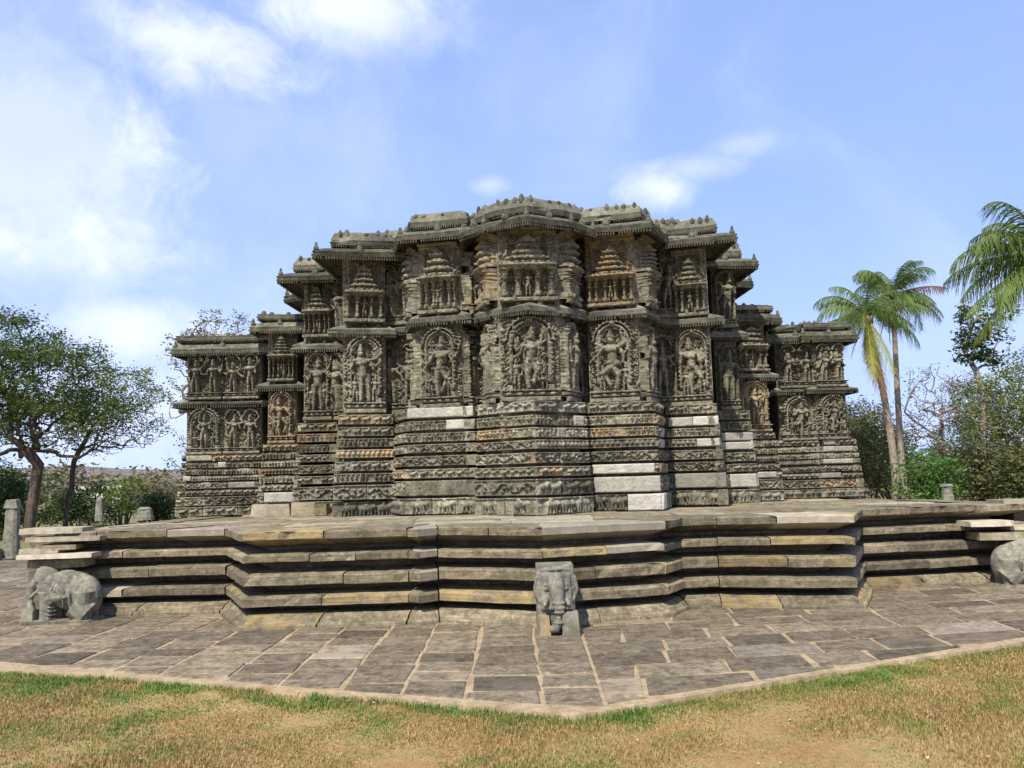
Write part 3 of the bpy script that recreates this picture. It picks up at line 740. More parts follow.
# ------------------------------------------------------------------ platform
plat = empty('stepped_platform', (.3, 9.6, 0))
tag(plat, 'low star shaped stone platform of stacked moulded ledges beneath the temple', 'platform')
toe = [atZ(x, y, 0)[:2] for x, y in ((60, 618), (219, 614), (236, 631), (406, 625), (420, 626.5), (440, 623), (545, 628), (674, 617), (690, 609.5), (722, 608), (866, 609.5), (873, 590), (1030, 581))]
toe = [np.array(p) for p in toe]
TOE_OFF = .20
def off_open(P, d):
    """offset an open left-to-right polyline towards the camera (d>0)"""
    n = len(P); E = [(P[i+1]-P[i])/np.linalg.norm(P[i+1]-P[i]) for i in range(n-1)]; N = [np.array([e[1], -e[0]]) for e in E]
    out = [P[0]+N[0]*d]
    for i in range(1, n-1):
        b = N[i-1]+N[i]; k = 2/(b@b) if b@b > .25 else 4; out.append(P[i]+b*d*min(k, 1.6)*1.0 if False else P[i]+b*d/(max(.35, (b@b)/2)) )
    out.append(P[-1]+N[-1]*d); return out
plan = off_open(toe, -TOE_OFF)
# add side returns going back
Lend = np.array([plan[0][0]+.15, 16.0]); Rend = np.array([plan[-1][0]-.1, 15.0])
plan = [Lend]+plan+[Rend]
prg = np.random.default_rng(5)
def ledge(prof, seedtone, name, blk=(.7, 1.3), pale=.1, st=.25, gapj=.012):
    """prof = list of (offset, z) bottom->top; built block by block so joints and small shifts show"""
    mb = MB(); rings = [off_open(plan, o) for o, z in prof]; zs = [z for o, z in prof]
    for i in range(len(plan)-1):
        L = np.linalg.norm(plan[i+1]-plan[i]); nb = max(1, int(round(L/prg.uniform(*blk)))); c = np.linspace(0, 1, nb+1)
        if nb > 1: c[1:-1] += prg.uniform(-.25, .25, nb-1)/nb
        E = (plan[i+1]-plan[i])/L; N = np.array([E[1], -E[0]])
        for k in range(nb):
            jo = prg.uniform(-gapj, gapj); jz = prg.uniform(-.007, .007); g = .006/L
            sub = max(2, int((c[k+1]-c[k])*L/.09)); u = np.linspace(c[k]+g, c[k+1]-g, sub)
            P = np.zeros((len(prof), sub, 3))
            for r in range(len(prof)):
                a, b = rings[r][i], rings[r][i+1]
                P[r, :, :2] = a[None]*(1-u[:, None])+b[None]*u[:, None]+N*jo; P[r, :, 2] = zs[r]+jz
            if sub > 3:
                w1 = np.cumsum(prg.normal(0, .0035, sub)); w1 -= np.linspace(w1[0], w1[-1], sub)
                w2 = np.cumsum(prg.normal(0, .0022, sub)); w2 -= np.linspace(w2[0], w2[-1], sub)
                P[1:-1, :, :2] += (w1[:, None]*N)[None]; P[1:-1, :, 2] += w2
                for _c in range(prg.integers(0, 4)):   # chipped edges
                    x = prg.uniform(0, 1); f = np.exp(-((np.linspace(0, 1, sub)-x)/prg.uniform(.03, .09))**2)*prg.uniform(.015, .05); mid = len(prof)//2
                    P[mid:mid+2, :, :2] -= (f[:, None]*N)[None]
            tn = (float(np.clip(.5+prg.normal(0, .15), .1, .85)), float(prg.random() < pale)*.7, float(prg.random() < st)*.6)
            mb.grid(P, tn)
            for side in (P[:, 0], P[:, -1][::-1]):     # end faces
                inn = side.copy(); inn[:, :2] -= N*.12; mb.grid(np.stack([side, inn], 1), tn)
    return mb.build(name, M_PLAT, plat)
ledge([(.2, -.03), (.195, .03), (.185, .05), (.16, .055), (.13, .10), (.06, .145), (-.20, .17)], 0, 'foot_moulding', pale=0, st=.2)
ledge([(-.24, .228), (.06, .236), (.115, .238), (.125, .243), (.128, .325), (.118, .335), (.07, .352), (-.20, .392)], 0, 'moulded_ledge', pale=.1, st=.14)
ledge([(-.24, .462), (.03, .468), (.095, .470), (.115, .48), (.12, .575), (.105, .588), (.06, .602), (-.20, .64)], 0, 'moulded_ledge', pale=.12, st=.12)
ledge([(-.24, .722), (.04, .730), (.105, .732), (.116, .738), (.118, .805), (.108, .814), (.06, .824), (-.20, .85)], 0, 'moulded_ledge', pale=.25, st=.12)
ledge([(-.28, .885), (-.10, .905), (.05, .960), (.128, .985), (.138, .988), (.143, 1.066), (.136, 1.074), (.10, 1.08), (-.5, 1.088)], 0, 'cap_slab', (.7, 1.3), .2, .06, .012)
for (px_, Y_, w_) in ((66, 12.1, .62), (1020, 12.9, .6)):
    mbc = MB(); mbc.box((solveX(px_, Y_, .5), Y_, .5), (w_, .8, 1.04), .02, (.3, .1, .1), .97, 0); mbc.build('rubble_core', M_PLAT, plat)
# recessed core behind the ledges and the top surface
cm = MB()
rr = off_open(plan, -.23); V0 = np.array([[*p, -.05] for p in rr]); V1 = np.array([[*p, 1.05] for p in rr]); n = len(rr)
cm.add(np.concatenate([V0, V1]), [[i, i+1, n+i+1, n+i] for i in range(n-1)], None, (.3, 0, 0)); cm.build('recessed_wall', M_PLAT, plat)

# ---- polygon clipping for slabs
def clip_halfplane(P, a, b):
    """keep the left side of a->b"""
    out = []; e = b-a
    def sd(p): return e[0]*(p[1]-a[1])-e[1]*(p[0]-a[0])
    for i in range(len(P)):
        p, q = P[i], P[(i+1) % len(P)]; sp_, sq = sd(p), sd(q)
        if sp_ >= 0: out.append(p)
        if sp_*sq < 0: out.append(p+(q-p)*sp_/(sp_-sq))
    return out
def slab(mb, poly, z, th, tone, bev=.012, tilt=(0, 0)):
    if len(poly) < 3: return
    c = sum(poly)/len(poly)
    ar = abs(sum(poly[i][0]*poly[(i+1) % len(poly)][1]-poly[i][1]*poly[(i+1) % len(poly)][0] for i in range(len(poly))))/2
    if ar < .015: return
    n = len(poly)
    def ring(k, zz): return [[*(p-(p-c)/max(1e-6, np.linalg.norm(p-c))*k), zz+tilt[0]*(p-c)[0]+tilt[1]*(p-c)[1]] for p in poly]
    A = ring(0, z-th); B = ring(0, z-bev*.6); C_ = ring(bev, z)
    mb.add(np.array(A+B+C_), [[i, (i+1) % n, n+(i+1) % n, n+i] for i in range(n)]+[[n+i, n+(i+1) % n, 2*n+(i+1) % n, 2*n+i] for i in range(n)], [list(range(2*n, 3*n))], tone)
def lattice(mb, o, du, dv, nu, nv, clips, z, rg, row_len=None, gap=.012, ptone=lambda rg: rtone(rg, .17), jit=.03, tilt=.006, bond=.5, lip=0):
    """rows along du, depth dv"""
    v = 0.0
    for j in range(nv):
        hj = rg.uniform(.75, 1.3) if row_len else 1; u = -rg.uniform(0, 1) if bond else 0.0
        v0, v1 = v, v+hj; v = v1
        while u < nu:
            wj = rg.uniform(*row_len) if row_len else 1
            u0, u1 = u, u+wj; u = u1
            q = [o+du*a+dv*b for a, b in ((u0, v0), (u1, v0), (u1, v1), (u0, v1))]
            q = [p+rg.uniform(-jit, jit, 2) for p in q]
            c = sum(q)/4; q = [p+(c-p)/np.linalg.norm(c-p)*gap for p in q]
            if np.cross(q[1]-q[0], q[2]-q[1]) < 0: q = q[::-1]
            for a, b in clips:
                q = clip_halfplane(q, a, b)
                if len(q) < 3: break
            if len(q) >= 3: slab(mb, q, z+rg.uniform(-.004, .004)+lip, .06, ptone(rg), tilt=rg.uniform(-tilt, tilt, 2))
# top of platform: large flags behind the cap edge
tp = MB(); rt = off_open(plan, -.30)
poly = [[*p, 1.072] for p in rt]+[[Rend[0]-.3, 26, 1.072], [Lend[0]+.3, 26, 1.072]]
tp.add(np.array(poly), None, [list(range(len(poly)))], (.35, .0, .2))
rgp = np.random.default_rng(33)
for j in range(18):      # rough flags with uneven surfaces, inside the edge
    pass
tp.build('deck_bed', M_PLAT, plat)
def inside(p, poly):
    x, y = p; c = False; j = len(poly)-1
    for i in range(len(poly)):
        xi, yi = poly[i][0], poly[i][1]; xj, yj = poly[j][0], poly[j][1]
        if (yi > y) != (yj > y) and x < (xj-xi)*(y-yi)/(yj-yi)+xi: c = not c
        j = i
    return c
tf = MB(); Y = 9.2
while Y < 16.5:
    hh = rgp.uniform(.45, .8); X = -7+rgp.uniform(0, 1)
    while X < 9:
        ww = rgp.uniform(.6, 1.5)
        q = [np.array(p) for p in ((X+.006, Y+.006), (X+ww-.006, Y+.006), (X+ww-.006, Y+hh-.006), (X+.006, Y+hh-.006))]
        if all(inside(p, poly) for p in q):
            slab(tf, q, 1.092+rgp.uniform(-.008, .010), .05, (float(np.clip(.62+rgp.normal(0, .08), .3, .85)), float(rgp.random() < .3)*.4, 0), tilt=rgp.uniform(-.008, .008, 2))
        X += ww
    Y += hh
tf.build('deck_slab', M_PLAT, plat)
# loose broken slabs stacked at both far corners of the platform
def broken(px, Y, z, L, w_, h_, rz, tone):
    mb = MB(); n = 9; x = np.linspace(-L/2, L/2, n)
    yo = w_/2*(1-.25*np.abs(x/(L/2))**3)+prg.uniform(-.02, .02, n)
    P0 = np.stack([x, -yo, np.full(n, -h_/2)], 1); P1 = np.stack([x, yo, np.full(n, -h_/2)], 1); P2 = P1+[0, -.015, h_]; P3 = P0+[0, .015, h_]
    G = np.stack([P0, P1, P2, P3, P0]); cr, sr = cos(rz), sin(rz)
    G = np.stack([G[..., 0]*cr-G[..., 1]*sr, G[..., 0]*sr+G[..., 1]*cr, G[..., 2]], -1)+np.array([solveX(px, Y, z), Y, z])
    mb.grid(G, tone); mb.add(G[:4, 0], None, [[0, 1, 2, 3]], tone); mb.add(G[:4, -1], None, [[3, 2, 1, 0]], tone)
    mb.build('broken_slab', M_PLAT, plat)
for a in ((58, 11.35, 1.10, .80, .5, .07, .02, (.75, .5, 0)), (70, 11.2, 1.0, .95, .5, .055, -.02, (.6, .3, .0)), (60, 11.1, .90, .50, .4, .06, .1, (.5, .1, .3)), (60, 10.98, .80, .92, .45, .055, .03, (.8, .7, 0)), (46, 11.1, .86, .5, .45, .06, 0, (.7, .4, .2)),
          (62, 11.1, .70, .72, .4, .10, .04, (.55, .1, 0)), (985, 12.0, .83, .62, .5, .07, .02, (.8, .7, 0)), (1018, 12.1, .76, .5, .5, .06, .1, (.75, .4, .3)), (1000, 12.0, .66, .75, .5, .10, -.03, (.6, .2, 0)), (1014, 12.5, 1.10, .6, .5, .06, .1, (.6, .3, .1))): broken(*a)

# ------------------------------------------------------------------ paving
edge_px = [(-260, 649), (0, 666), (110, 672), (220, 681), (330, 689.5), (420, 697), (500, 704), (572, 710), (620, 703), (700, 690), (800, 674), (900, 657), (1024, 638), (1240, 610)]
edge = [atZ(x, y, 0)[:2] for x, y in edge_px]
apex = edge[7]
pv = MB(); rgv = np.random.default_rng(12)
eL = (edge[0], apex); eR = (apex, edge[-1])
seam0, seam1 = atZ(610, 716, 0)[:2], atZ(584, 640, 0)[:2]
sd_ = (seam1-seam0)/np.linalg.norm(seam1-seam0); seam1 = seam0+sd_*14
def ptone(rg): return (float(np.clip(.45+rg.normal(0, .21), .08, .82)), float(rg.random() < .06)*.18, float(rg.random() < .06)*.5)
# left and centre region: columns run away from the camera
o = np.array([-16.0, 5.0])
def edge_clips(pts): return [(pts[i], pts[i+1]) for i in range(len(pts)-1)]
insL = [p+np.array([0, .03]) for p in edge[:8]]
def col_lattice(mb, xs, tilt_x, row_d, y0, y1, clips, rg, right=False):
    pass
# columns of slabs (each column has its own courses) like the photograph's
bnd = [-1.95, -1.42, -.92, -.40, .16, 1.6]
while bnd[0] > -14: bnd.insert(0, bnd[0]-rgv.uniform(.48, .68))
for x, x_next in zip(bnd[:-1], bnd[1:]):
    wd = x_next-x; y = 5.0+rgv.uniform(-.3, 0); sk = -.06*x*0
    while y < 22:
        hh = rgv.uniform(.34, .72)
        q = [np.array(p)+rgv.uniform(-.02, .02, 2) for p in ((x+.014, y+.021), (x+wd-.014, y+.021-(.04*wd)), (x+wd-.014, y+hh-.021-(.04*wd)), (x+.014, y+hh-.021))]
        q = clip_halfplane(q, seam1-sd_*0+np.array([-.012, 0]), seam0+np.array([-.012, 0]))[:] if False else clip_halfplane(q, seam0+np.array([-.014, 0]), seam1+np.array([-.014, 0]))
        if len(q) >= 3: q = clip_halfplane(q, insL[0], insL[4])
        if len(q) >= 3: q = clip_halfplane(q, insL[4], insL[7])
        if len(q) >= 3: slab(pv, q, .0+rgv.uniform(-.004, .005), .05, ptone(rgv), tilt=rgv.uniform(-.006, .006, 2))
        y += hh
# right region: rows follow the outer edge
dR = (edge[12]-apex); dR /= np.linalg.norm(dR); dr2 = np.array([cos(R(9)), sin(R(9))]); dc = np.array([.09, 1.0])
base0 = apex+np.array([0, -1.6])
v = -1.0
insR = [p+np.array([0, .03]) for p in edge[7:]]
while v < 14:
    hh = rgv.uniform(.38, .58); u = -1.5+rgv.uniform(0, .6)
    while u < 15:
        ww = rgv.uniform(.55, .98)
        q = [base0+dr2*a+dc*b for a, b in ((u+.016, v+.020), (u+ww-.016, v+.020), (u+ww-.016, v+hh-.020), (u+.016, v+hh-.020))]
        q = [p+rgv.uniform(-.018, .018, 2) for p in q]
        q = clip_halfplane(q, seam1+np.array([.014, 0]), seam0+np.array([.014, 0]))
        if len(q) >= 3: q = clip_halfplane(q, insR[0], insR[-3])
        if len(q) >= 3: slab(pv, q, .0+rgv.uniform(-.004, .005), .05, ptone(rgv), tilt=rgv.uniform(-.006, .006, 2))
        u += ww
    v += hh
tag(pv.build('paving', M_PAVE), None, None, None, 'structure')
# mortar bed with a ragged rim
mo = MB(); rim = []
erg = np.random.default_rng(3)
for a, b in zip(edge[:-1], edge[1:]):
    L = np.linalg.norm(b-a); k = max(2, int(L/.06))
    for i in range(k): rim.append(a+(b-a)*i/k)
rim.append(edge[-1]); rim = np.array(rim)
wob = np.zeros(len(rim))
for i in range(1, len(rim)): wob[i] = wob[i-1]*.8+erg.normal(0, .009)
rimo = rim+np.stack([0*wob, -.075+wob], 1)
nr = len(rim)
top = np.concatenate([rimo, np.full((nr, 1), -.012)], 1); bot = np.concatenate([rimo+[0, -.02], np.full((nr, 1), -.12)], 1)
inn = np.concatenate([rim+[0, .10], np.full((nr, 1), -.0081)], 1)
mo.grid(np.stack([bot, top, inn]), (.5, 0, 0))
P = [*[[*p, -.0082] for p in (rim+[0, .10])], [20, 24, -.0082], [-20, 24, -.0082]]
mo.add(np.array(P), None, [list(range(len(P)))], (.5, 0, 0))
tag(mo.build('paving_bed', M_MORTAR), None, None, None, 'structure')

# ------------------------------------------------------------------ ground sheet, hill
gm = MB()
xs = np.concatenate([[-1500, -500, -150, -60, -25], np.linspace(-12, 12, 121), [25, 60, 150, 500, 1500]]); ys = np.concatenate([[-200, -50, -10], np.linspace(0, 9, 61), [12, 18, 30, 60, 150, 500, 2500]])
XX, YY = np.meshgrid(xs, ys); ZZ = -.055+.012*np.sin(XX*2.3+1)*np.cos(YY*1.7)+.006*np.sin(XX*7.1)*np.sin(YY*6.3+.4)
far = (np.abs(XX) > 13) | (YY > 9); ZZ[far] = -.07
gm.grid(np.stack([XX, YY, ZZ], -1)); tag(gm.build('ground', M_GROUND, None, True), None, None, None, 'structure')
hm = MB()
hx = np.linspace(-1100, 500, 90); hy = np.linspace(420, 900, 24); HX, HY = np.meshgrid(hx, hy)
prof = 14*np.exp(-((HX+330)/170)**2)+22*np.exp(-((HX+620)/160)**2)+12*np.exp(-((HX-150)/300)**2)
HZ = prof*np.sin(np.clip((HY-420)/480, 0, 1)*pi)*1.25-.5+2.2*np.sin(HX*.05)*np.sin(HY*.031)*np.sin(np.clip((HY-420)/480, 0, 1)*pi)
hm.grid(np.stack([HX, HY, HZ], -1)); tag(hm.build('hill', M_HILL, None, True), None, None, None, 'structure')

# ------------------------------------------------------------------ grass blades
def in_front_of_edge(x, y):
    yy = np.interp(x, rimo[:, 0], rimo[:, 1]); return y < yy-.005, yy-y
def grass_patch(n, xr, yr, rg, hfun, greenfun, name, label):
    x = rg.uniform(*xr, n); y = rg.uniform(*yr, n); ok, d = in_front_of_edge(x, y); x, y, d = x[ok], y[ok], d[ok]
    keep, h, g = hfun(x, y, d), None, None
    dens, h = keep; g = greenfun(x, y, d)
    k = rg.random(len(x)) < dens; x, y, h, g = x[k], y[k], h[k], g[k]; m = len(x)
    a = rg.uniform(0, 2*pi, m); ln = rg.uniform(.2, .9, m)*h; wv = rg.uniform(.0013, .0034, m)*(1+y/9)
    b0 = np.stack([x-np.cos(a)*wv, y-np.sin(a)*wv, np.full(m, -.06)], 1); b1 = np.stack([x+np.cos(a)*wv, y+np.sin(a)*wv, np.full(m, -.06)], 1)
    a2 = a+rg.uniform(.8, 2.2, m); mid = np.stack([x+np.cos(a2)*ln*.4, y+np.sin(a2)*ln*.4, -.055+h*.65], 1); tip = np.stack([x+np.cos(a2)*ln, y+np.sin(a2)*ln, -.055+h], 1)
    V = np.stack([b0, b1, mid+(b1-b0)*.3, mid-(b1-b0)*.3], 1).reshape(-1, 3)
    V2 = np.stack([mid-(b1-b0)*.3, mid+(b1-b0)*.3, tip, tip], 1).reshape(-1, 3)
    gg = np.repeat(np.stack([np.clip(g+rg.normal(0, .16, m), 0, 1), rg.random(m)**1.3, 0*g], 1), 4, 0)
    mb = MB(); Q = np.arange(len(V)).reshape(-1, 4); mb.add(V, Q, None, gg)
    Vt = np.stack([mid-(b1-b0)*.3, mid+(b1-b0)*.3, tip], 1).reshape(-1, 3); mb.add(Vt, None, None, np.repeat(gg[::4], 3, 0))
    base = mb.n-len(Vt); mb.poly += [[base+3*i, base+3*i+1, base+3*i+2] for i in range(m)]
    tag(mb.build(name, L_GRASS), label, 'grass', None, 'stuff')
rgg = np.random.default_rng(77)
def snoise(x, y, s_, seed):
    r = np.random.default_rng(seed); v = 0
    for k in range(7):
        a = r.uniform(0, 2*pi); f = s_*r.uniform(.6, 2.2); v = v+np.sin((x*cos(a)+y*sin(a))*f+r.uniform(0, 6))
    return v/2.6
def h_field(x, y, d):
    n = snoise(x, y, 3, 5); return np.clip(.75+.35*n, .5, 1), .010+.013*np.clip(.5+n, 0, 1)+.008*rgg.random(len(x))
def g_field(x, y, d): return np.clip(.24+.20*snoise(x, y, 2.1, 9)+.22*snoise(x, y, 5.5, 4)+.16*snoise(x, y, 15, 14), 0, .75)
grass_patch(330000, (-6.2, 6.2), (4.2, 8.5), rgg, h_field, g_field, 'dry_grass', 'short dry tan grass over the foreground lawn')
tuft = [atZ(x, y, 0)[:2] for x, y in ((872, 672), (845, 678), (900, 666))]
def h_edge(x, y, d):
    n = snoise(x, y, 2.4, 21); left = np.where(x < .9, 1.0, .4)*np.clip(1.1-.0*x, 0, 1)
    w_ = (.42+.18*n)*np.where(x < -2, 1.5, 1.0); e = np.clip(1-d/np.maximum(w_, .05), 0, 1)*left
    tt = 0
    for p in tuft: tt = np.maximum(tt, np.exp(-((x-p[0])**2+((y-p[1])*1.3)**2)/.05))
    e = np.maximum(e, tt*1.2)
    return np.clip(e*2.3*(.7+.5*snoise(x, y, 9, 2)), 0, 1), .018+.034*np.clip(e, 0, 1)*(0.7+.6*rgg.random(len(x)))
def g_edge(x, y, d): return np.clip(.85+.2*snoise(x, y, 5, 8), .3, 1)
grass_patch(210000, (-6.8, 5.5), (5.3, 8.7), rgg, h_edge, g_edge, 'green_grass', 'green grass growing along the paving edge')

lf = MB(); m_ = 420; lx = rgg.uniform(-5.5, 5.5, m_); ly = rgg.uniform(4.4, 8.3, m_); ok, _ = in_front_of_edge(lx, ly); lx, ly = lx[ok], ly[ok]; m_ = len(lx)
la = rgg.uniform(0, 2*pi, m_); ls_ = rgg.uniform(.006, .018, m_); P_ = np.stack([lx, ly, np.full(m_, -.036)+rgg.uniform(0, .008, m_)], 1)
A_ = np.stack([np.cos(la), np.sin(la), rgg.uniform(-.3, .3, m_)], 1)*ls_[:, None]; B_ = np.stack([-np.sin(la), np.cos(la), rgg.uniform(-.3, .3, m_)], 1)*ls_[:, None]*.5
lf.add(np.stack([P_-A_, P_-B_, P_+A_, P_+B_], 1).reshape(-1, 3), np.arange(4*m_).reshape(-1, 4), None, np.repeat(np.stack([rgg.random(m_), 0*lx, 0*lx], 1), 4, 0))
L_LITTER = leaf_mat('dry_litter', (.22, .13, .06), (.60, .52, .38), None, .1)
tag(lf.build('fallen_leaves', L_LITTER), 'dry fallen leaves scattered over the foreground grass', 'leaves', None, 'stuff')
# ------------------------------------------------------------------ elephants
def finish_eleph(mb, name, root, vox=.010):
    o = mb.build(name, M_ELEPH, root); remesh(o, vox, 2); return o
def eleph_side(px, py, Y_base, flip, label, seed, ground=0.0):
    p = atZ(px, py, ground); root = empty('elephant_statue', (p[0], p[1], ground))
    tag(root, label, 'statue'); rg = np.random.default_rng(seed); s = flip     # s=+1: facing -x
    def W(x, y, z): return (p[0]+s*x*.98, p[1]+y*.95, ground+z*1.02)
    b = MB()
    b.ell(W(.12, .02, .36), (.30, .19, .24)); b.ell(W(.28, .03, .28), (.20, .19, .27)); b.ell(W(.05, .0, .44), (.22, .17, .18))
    b.ell(W(-.20, -.02, .53), (.15, .14, .13)); b.ell(W(-.17, -.04, .43), (.13, .13, .14)); b.ell(W(-.24, -.02, .60), (.09, .10, .07))
    b.ell(W(-.10, -.15, .44), (.085, .03, .12), (s*.3, 'Y')); b.ell(W(-.10, .13, .44), (.085, .03, .12), (s*.3, 'Y'))
    b.tube([W(-.29, -.03, .49), W(-.36, -.05, .42), W(-.385, -.06, .32), W(-.37, -.07, .22), W(-.345, -.08, .13)], [.085, .07, .055, .05, .045], 10)
    b.tube([W(-.26, -.13, .37), W(-.33, -.15, .31), W(-.36, -.15, .29)], [.03, .024, .014], 8)
    for (x, y, r_) in ((-.13, -.10, .085), (-.08, .10, .08), (.33, -.08, .12), (.34, .10, .11)):
        b.tube([W(x-.02, y, .36), W(x-.02, y, .18), W(x-.03, y, .04), W(x-.04, y, .0)], [r_*1.1, r_*.92, r_*.85, r_*.95], 12)
    b.tube([W(.2, -.05, .2), W(.36, -.03, .08)], [.17, .17], 12)
    for k in range(7):    # draped harness ropes
        x0 = -.03+.035*k; b.tube([W(x0+.03, -.12, .57-.02*k), W(x0-.005, -.185, .44-.02*k), W(x0-.06, -.20, .30), W(x0-.13, -.17, .23+.005*k)], .0135, 6)
    for k in range(3): b.tube([W(-.10+.02*k, -.10, .56), W(-.12+.015*k, -.17, .47), W(-.12+.02*k, -.165, .36)], .012, 6)
    for k in range(4): b.tube([W(.05+.08*k, -.12, .56-.04*k), W(.09+.08*k, -.19, .40-.04*k), W(.10+.08*k, -.185, .18)], .011, 6)
    b.ell(W(-.27, -.145, .50), (.018, .012, .014))
    for k in range(5): b.tube([W(-.21, -.10, .05+.045*k), W(-.06, -.18, .05+.045*k), W(-.02, -.1, .05+.045*k)], .010, 6)
    finish_eleph(b, 'elephant_body', root)
    c = MB(); c.box(W(-.37, -.07, .075), (.15, .17, .15), .05*s, (.5, .1, .1), .92, .008); c.build('trunk_block', M_GREYST, root)
    d = MB(); d.box(W(.02, .0, .012), (.84, .42, .03), 0, (.45, 0, .2), .97, .01); d.build('base_slab', M_GREYST, root)
eleph_side(62, 621, 10.4, 1, 'broken stone elephant facing left at the left platform corner beside stacked slabs', 1)
eleph_side(1030, 585, 11.6, -1, 'stone elephant cut off by the right edge of the photo at the platform corner', 2)
# centre elephant, facing the camera
p = atZ(558, 636, 0); p[1] += .20; root = empty('elephant_statue', (p[0], p[1], 0))
tag(root, 'grey stone elephant head facing forward with trunk hanging down against the front of the platform', 'statue')
def W(x, y, z): return (p[0]+x*1.06, p[1]+y, z*.98)
b = MB()
b.box(W(0, .22, .35), (.41, .34, .70), 0, (.5, 0, 0), .97); b.box(W(.0, .02, .32), (.385, .20, .62), 0, (.5, 0, 0), .97); b.box(W(0, -.06, .44), (.33, .14, .36), 0, (.5, 0, 0), .9)
b.ell(W(0, .02, .55), (.175, .17, .15)); b.ell(W(-.07, .0, .62), (.085, .11, .08)); b.ell(W(.07, .0, .62), (.085, .11, .08))
b.ell(W(-.165, .02, .47), (.05, .11, .17)); b.ell(W(.165, .02, .47), (.05, .11, .17))
b.tube([W(0, -.08, .60), W(.0, -.15, .50), W(.01, -.18, .38), W(.02, -.19, .26), W(.015, -.19, .14), W(-.02, -.185, .07), W(-.07, -.16, .06)], [.095, .085, .068, .058, .052, .05, .042], 12)
for s_ in (-1, 1):
    b.ell(W(s_*.095, -.125, .475), (.03, .022, .022)); b.tube([W(s_*.05, -.12, .535), W(s_*.10, -.135, .515), W(s_*.14, -.10, .48)], .013, 6)
    b.tube([W(s_*.085, -.10, .40), W(s_*.11, -.16, .335), W(s_*.12, -.18, .30)], [.032, .027, .016], 8)
    b.tube([W(s_*.12, .0, .36), W(s_*.125, -.03, .2), W(s_*.13, -.05, .02)], [.075, .068, .075], 12)
    b.tube([W(s_*.19, -.07, .60), W(s_*.215, -.06, .46), W(s_*.16, -.09, .33)], .015, 6)
for k in range(5): b.tube([W(-.055, -.215+.0*k, .34-.05*k), W(.02, -.255, .335-.05*k), W(.09, -.215, .34-.05*k)], .006, 5)
b.tube([W(-.15, -.06, .665), W(0, -.13, .675), W(.15, -.06, .665)], .014, 6)
finish_eleph(b, 'elephant_head', root, .009)
c = MB(); c.box(W(.125, -.11, .115), (.17, .22, .23), .03, (.5, .0, .1), .93, .008); c.build('foot_block', M_GREYST, root)
c = MB(); c.box(W(-.13, -.10, .10), (.13, .20, .20), -.02, (.4, .0, .55), .93, .008); c.build('foot_block', M_GREYST, root)

# ------------------------------------------------------------------ trees
def branch_tree(base, height, spread, rg, levels=5, trunk_r=.2, split=3, up=.55, first=.28, len_decay=.74, crook=.18, lean=(0, 0), seg=6, wide=1.0, minr=.006):
    """returns trunk mesh builder and twig tips"""
    mb = MB(); tips = []
    def grow(p, d, L, r, lev):
        n = 4; pts = [p]; dd = d.copy()
        for i in range(n):
            dd = dd+rg.normal(0, crook, 3)*(.35 if lev == 0 else .6); dd[2] += .04*up; dd /= np.linalg.norm(dd); pts.append(pts[-1]+dd*L/n)
        rr = np.linspace(r, r*.62, n+1); mb.tube(pts, np.maximum(rr, minr), max(4, seg-lev), caps=False)
        if lev >= levels:
            for q in pts[1:]: tips.append((q, dd.copy()))
            return
        k = split+(1 if rg.random() < .35 else 0)
        for i in range(k):
            a = rg.uniform(0, 2*pi); th = rg.uniform(.35, .95)*wide*(1.0 if lev else .9)
            ax = np.cross(dd, [cos(a), sin(a), .3]); ax /= np.linalg.norm(ax)+1e-9
            nd = dd*cos(th)+ax*sin(th); nd[:2] *= spread; nd[2] = nd[2]*.8+up*.3; nd /= np.linalg.norm(nd)
            st = pts[-1] if i < 2 else pts[rg.integers(2, n+1)]
            grow(st, nd, L*len_decay*rg.uniform(.75, 1.2), r*.62*rg.uniform(.75, 1), lev+1)
    d0 = np.array([lean[0], lean[1], 1.0]); d0 /= np.linalg.norm(d0)
    grow(np.array(base, float), d0, height*first, trunk_r, 0)
    return mb, tips
def leaves(mb, centers, n_per, size, spread, rg, flat=.5, tone=(-.1, 1.1), droop=0):
    C_ = np.repeat(np.asarray(centers), n_per, 0); m = len(C_)
    P = C_+rg.normal(0, 1, (m, 3))*np.array([spread, spread, spread*.7]); P[:, 2] -= droop*rg.random(m)
    a = rg.normal(0, 1, (m, 3)); a[:, 2] *= flat; a /= np.linalg.norm(a, axis=1)[:, None]
    b_ = np.cross(a, rg.normal(0, 1, (m, 3))); b_ /= np.linalg.norm(b_, axis=1)[:, None]+1e-9
    s_ = size*rg.uniform(.6, 1.4, m)[:, None]
    V = np.stack([P-a*s_, P-b_*s_*.45, P+a*s_, P+b_*s_*.45], 1).reshape(-1, 3)
    clump = np.repeat(rg.uniform(*tone, len(centers)), n_per); tn = np.clip(clump+rg.normal(0, .12, m), 0, 1)
    T = np.repeat(np.stack([tn, 0*tn, 0*tn], 1), 4, 0)
    mb.add(V, np.arange(len(V)).reshape(-1, 4), None, T)
